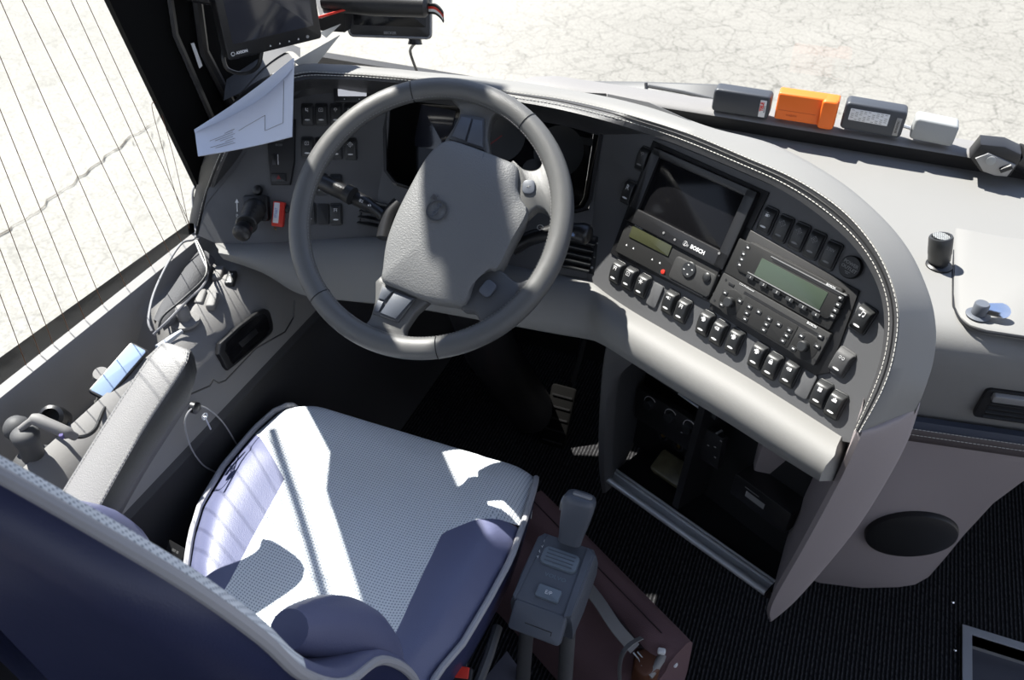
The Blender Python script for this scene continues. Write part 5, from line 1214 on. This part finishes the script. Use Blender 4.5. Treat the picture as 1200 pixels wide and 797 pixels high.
# ================================================================== MONITOR, NAVIGATION UNIT, PAPERS
A, B = zp(268, 72, 1.05), zp(378, 45, 1.05)
MF = Fr(A, (B - A), v=(-.03, .02, 1)); MW = (B - A).length; MH = .155
MF = Fr(MF.P(MW/2, MH/2, 0), MF.u, MF.v)
t = thing('monitor', 'black flat monitor on the window pillar with grey reflecting screen', 'monitor', MF.o)
o = MB(); o.rbox(MF, MW, MH, .024, .006, .003, c0=-.024); o.build('housing', BLACK, t)
o = MB(); o.rbox(MF.sub(.0, .008), MW - .026, MH - .034, .0008, .001, .0003); o.build('screen', SCREEN, t)
o = MB()
for k in range(4): g = MF.sub(-.010 + k * .017, -MH/2 + .009); o.prism([g.P(-.0016, -.0014, .0002), g.P(.0016, -.0014, .0002), g.P(0, .0016, .0002)], g.n * .0006)
o.build('icon', ICON, t)
o = MB(); g = MF.sub(.058, -MH/2 + .009); o.lathe(g.o, g.n, [(.0028, 0), (.0028, .001), (0, .0012)], 12); o.build('power_button', SILVERG, t)
text('lettering', 'AXION', MF.sub(-MW/2 + .025, -MH/2 + .010), .0062, ICON, t, c=.0004, bold=.0003)
o = MB(); g = MF.sub(-MW/2 + .0095, -MH/2 + .010); o.tube([g.P(.003 * math.cos(k * .6), .003 * math.sin(k * .6), .0005) for k in range(11)], .0006, 4, closed=True); o.build('logo', ICON, t)
o = MB(); o.tube([MF.P(-.02, .0, -.024), MF.P(-.10, .02, -.06), V((-1.10, MF.o.y + .05, 1.15))], [.018, .014, .02], 12); o.build('bracket', BLACK, t)
wire('monitor_cable', [MF.P(-.02, -MH/2 - .0, -.015), yp(302, 78, 1.16), yp(286, 86, 1.14), yp(268, 82, 1.13), yp(262, 70, 1.13), yp(262, 55, 1.14)], .0035, CABLE, 'black cable looping under the monitor', 'cable')
# corner cover between hood and pillar
o = MB(); o.grid(crows([[zp(283, 108, .965), zp(262, 118, .96)], [zp(310, 78, .965), zp(270, 80, .96)], [zp(338, 60, .965), zp(300, 40, .95)], [zp(352, 68, .96), zp(352, 56, .9)]], 4)); o.build('corner_cover', GREYD, dash, ang=60)
o = MB(); o.prism([zp(x, y, .962) for x, y in ((280, 110), (343, 84), (346, 72), (338, 62), (322, 60), (300, 70), (268, 100))], (0, 0, -.012)); o.build('corner_cover', GREYD, dash)
# navigation unit on the windscreen
A, B = yp(408, 43, 1.36), yp(506, 46.5, 1.42); NF = Fr((A + B) / 2, B - A, v=(.0, .30, 1)); NW = (B - A).length; NH = .125
NF = Fr(NF.P(0, NH/2, 0), NF.u, NF.v)
t = thing('satnav', 'black navigation unit with glossy screen standing over the dashboard', 'satnav', NF.o)
o = MB(); o.rbox(NF, NW, NH, .020, .008, .004, c0=-.02); o.build('housing', BLACK, t)
o = MB(); o.tube([NF.P(x, y, .0) for x, y in ((-NW/2 + .002, NH/2), (-NW/2 + .002, -NH/2 + .008), (-NW/2 + .008, -NH/2 + .002), (NW/2 - .008, -NH/2 + .002), (NW/2 - .002, -NH/2 + .008), (NW/2 - .002, NH/2))], .0022, 8); o.build('edge_trim', SILVERG, t)
o = MB(); o.rbox(NF.sub(0, .006), NW - .022, NH - .030, .0006, .001, .0002); o.build('screen', GLOSS, t)
text('lettering', 'BECKER', NF.sub(.0, -NH/2 + .009), .0065, DIM, t, c=.0004, bold=.0002)
o = MB(); o.lathe(NF.P(.045, -NH/2 - .004, -.012), NF.v, [(.014, -.006), (.012, .0), (.012, .006)], 14); o.build('cradle_foot', BLACK, t)
wire('satnav_cable', [NF.P(.050, -NH/2 - .004, -.008), yp(481, 58, 1.44), yp(484, 72, 1.46), yp(492, 92, 1.5)], .0028, CABLE, 'short black cable hanging from the navigation unit behind the hood', 'cable')
# long black case across the top of the satnav with striped ribbon end
A, B = yp(378, 2, 1.33), yp(502, 8, 1.37); o = MB(); ax = B - A
t = thing('black_case', 'black padded case lying across the top of the navigation unit', 'case', A)
o.tube([A, A.lerp(B, .1), A.lerp(B, .5), A.lerp(B, .97), B], [.012, .016, .020, .018, .012], 16); o.build('body', BLACKM, t)
for k, (m_, hh) in enumerate(((BLACKM, .0), (REDP, .0045), (WHITEP, .009), (BLACKM, .0135))):
    o = MB(); P = [B + V((-.006, 0, .004 - hh)), B + V((.012, -.002, .007 - hh)), B + V((.024, -.004, .002 - hh)), B + V((.030, -.006, -.004 - hh))]
    o.grid([[p, p + V((0, 0, -.0045)), p + V((0, .004, -.0045)), p + V((0, .004, 0))] for p in cr(P, 4)], closeu=True); o.build('ribbon_stripe', m_, t)
# marbled folder with red edge
t = thing('folder', 'grey marbled folder with a dark red edge between monitor and navigation unit', 'folder', yp(385, 12, 1.34))
qd = [yp(x, y, yy) for x, y, yy in ((366, -14, 1.36), (375, 20, 1.30), (408, 7, 1.34), (398, -8, 1.40))]; o = MB(); o.prism(qd, (0, .002, -.004)); o.build('cover', CARDS, t)
o = MB(); o.tube([yp(371, 21, 1.298), yp(415, 8, 1.335)], .0022, 6); o.build('red_edge', REDP, t)
o = MB(); o.prism([yp(x, y, 1.345) for x, y in ((371, 22), (404, 11), (404, 38), (376, 36))], (0, .03, 0)); o.build('black_box', BLACKM, t)
# loose papers behind the monitor
o = MB(); qd = [yp(x, y, yy) for x, y, yy in ((344, 72, 1.20), (398, 41, 1.30), (370, 76, 1.26), (352, 78, 1.22))]; o.prism(qd, (0, .001, -.001)); tag(o.build('paper_sheet', PAPERG), 'grey pointed sheet of paper between monitor and dashboard hood', 'paper')
o = MB(); qd = [yp(x, y, yy) for x, y, yy in ((374, 38, 1.28), (399, 28, 1.33), (382, 44, 1.30))]; o.prism(qd, (0, .001, -.001)); tag(o.build('paper_sheet', PAPERG), 'small white paper corner peeking out right of the monitor', 'paper')
# booklet of white sheets in front of the switches
bk_ = thing('paper_booklet', 'white stapled printed sheets curling in front of the switches', 'paper', yp(290, 180, 1.04))
c1, c2, c3, c4 = yp(344, 68, 1.14), yp(342, 160, 1.07), yp(232, 183, 1.00), yp(228, 152, 1.04)
nrm = (c2 - c1).cross(c3 - c1).normalized(); nrm = nrm if nrm.dot(C0 - c1) > 0 else -nrm
def bil(s, t_): return (c1.lerp(c2, t_)).lerp(c4.lerp(c3, t_), s)
rows = [[bil(s / 14, k / 8) + nrm * (-.010 * math.sin(math.pi * s / 14)) for k in range(9)] for s in range(15)]
o = MB(); o.grid(rows); back = [[p - nrm * .004 for p in r_] for r_ in rows]; o.grid(back); ed = [rows[i][-1] for i in range(15)]; eb = [back[i][-1] for i in range(15)]; o.grid([ed, eb]); o.grid([[rows[0][k] for k in range(9)], [back[0][k] for k in range(9)]]); o.grid([[rows[-1][k] for k in range(9)], [back[-1][k] for k in range(9)]])
o.build('pages', PAPER, bk_)
cv = []
for s in range(15):
    s_ = s / 14; wdt = .02 + .33 * math.sin(math.pi * min(1, s_ * .85 + .08)) ** .8; r_ = []
    for k in range(7): t_ = k / 6; r_.append(bil(s_, wdt * t_) + nrm * (-.010 * math.sin(math.pi * s_) + .001 + .022 * t_ * math.sin(math.pi * s_) * t_))
    cv.append(r_)
o = MB(); o.grid(cv); o.grid([[p + nrm * .0005 for p in r_] for r_ in cv]); o.build('curled_sheet', PAPER, bk_)
o = MB()
def pl_(a, b): o.tube([bil(*a) + nrm * (-.010 * math.sin(math.pi * a[0]) + .0006), bil(*b) + nrm * (-.010 * math.sin(math.pi * b[0]) + .0006)], .00035, 4)
for a, b in (((.10, .2), (.10, .62)), ((.30, .55), (.30, .80)), ((.30, .80), (.10, .78)), ((.10, .55), (.10, .78)), ((.30, .55), (.58, .62))): pl_(a, b)
for k in range(7): pl_((.62 + .02 * (k % 2), .55 + .05 * k), (.72 + .05 * ((k * 3) % 4), .56 + .05 * k))
o.build('print_lines', DIM, bk_)

# ================================================================== OUTSIDE
o = MB(); o.prism([(-40, -30, -.75), (40, -30, -.75), (40, 60, -.75), (-40, 60, -.75)], (0, 0, -.05)); struct(o.build('ground', ASPHALT, loc=(0, 0, -.75)))
# the long crack in the pavement beside the bus
CRK = mat('crack_dark', (.05, .04, .03), .9)
P = [zp(x, y, -.742) for x, y in ((-60, 310), (-20, 290), (10, 270), (35, 252), (60, 233), (85, 216), (100, 203), (118, 188), (135, 174), (150, 164), (165, 152), (180, 143), (195, 131), (215, 120), (240, 105), (300, 70))]
P = [V((p.x + random.uniform(-.02, .02), p.y + random.uniform(-.02, .02), p.z)) for p in cr(P, 3)]
o = MB(); rows = []
for i, p in enumerate(P):
    w_ = random.uniform(.0015, .006); rows.append([p + V((-w_, 0, 0)), p + V((w_, 0, 0))])
o.grid(rows)
for seq in (((165, 152), (178, 158), (190, 164), (192, 172), (175, 174)), ((150, 164), (165, 172), (188, 178))):
    q_ = [zp(x, y, -.742) for x, y in seq]; q_ = [V((p.x + random.uniform(-.02, .02), p.y + random.uniform(-.02, .02), p.z)) for p in cr(q_, 3)]
    o.grid([[p + V((-.002, 0, 0)), p + V((.002, 0, 0))] for p in q_])
struct(o.build('ground_crack', CRK))

# unseen arm and plate, added to cast shade bands on seat and wheel hub
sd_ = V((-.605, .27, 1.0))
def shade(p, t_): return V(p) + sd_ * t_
em = thing('shadow_caster', 'unseen black arm and plate added to shade the seat and steering wheel hub', 'shadow caster', shade(zp(365, 640, ZS), 1.25))
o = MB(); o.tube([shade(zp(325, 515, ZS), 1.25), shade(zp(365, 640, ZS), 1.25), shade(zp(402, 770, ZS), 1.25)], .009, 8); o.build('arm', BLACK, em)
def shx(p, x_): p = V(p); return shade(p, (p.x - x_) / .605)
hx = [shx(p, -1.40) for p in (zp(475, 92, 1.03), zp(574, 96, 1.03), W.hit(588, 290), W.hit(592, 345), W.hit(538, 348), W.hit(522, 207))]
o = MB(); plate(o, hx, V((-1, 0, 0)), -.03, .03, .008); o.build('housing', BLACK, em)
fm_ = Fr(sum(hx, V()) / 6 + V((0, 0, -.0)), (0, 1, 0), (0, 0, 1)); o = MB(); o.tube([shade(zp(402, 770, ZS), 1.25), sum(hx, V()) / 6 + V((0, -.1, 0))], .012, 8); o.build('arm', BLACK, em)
# ================================================================== LIGHT, CAMERA
w = bpy.data.worlds.new('sky'); SC.world = w; w.use_nodes = True; nt = w.node_tree; bg = nt.nodes['Background']
tc = nt.nodes.new('ShaderNodeTexCoord'); sx = nt.nodes.new('ShaderNodeSeparateXYZ'); mr = nt.nodes.new('ShaderNodeValToRGB')
nt.links.new(tc.outputs['Generated'], sx.inputs[0]); nt.links.new(sx.outputs['Z'], mr.inputs[0])
mr.color_ramp.elements[0].color = (.86, .91, 1.0, 1); mr.color_ramp.elements[1].color = (.32, .47, .85, 1); nt.links.new(mr.outputs[0], bg.inputs[0]); bg.inputs[1].default_value = 1.25
sd_ = V((-.605, .27, 1.0)).normalized()
L_ = bpy.data.lights.new('sun', 'SUN'); L_.energy = 14.0; L_.angle = math.radians(.53); L_.color = (1, .965, .90)
so_ = bpy.data.objects.new('sun', L_); COL.objects.link(so_); so_.rotation_euler = sd_.to_track_quat('Z', 'Y').to_euler(); so_.location = (-3, 1, 6)
cam = bpy.data.cameras.new('camera'); cam.sensor_width = 36; cam.lens = FL / 1200 * 36; cam.clip_start = .02
cam.dof.use_dof = True; cam.dof.focus_distance = 1.25; cam.dof.aperture_fstop = 9
co = bpy.data.objects.new('camera', cam); COL.objects.link(co); co.location = C0
M3 = Matrix((RT, UP, -FW)).transposed(); co.matrix_world = Matrix.Translation(C0) @ M3.to_4x4()
SC.camera = co
vs = SC.view_settings; vs.view_transform = 'Standard'; vs.look = 'None'; vs.gamma = 1; vs.exposure = 0; vs.use_curve_mapping = False
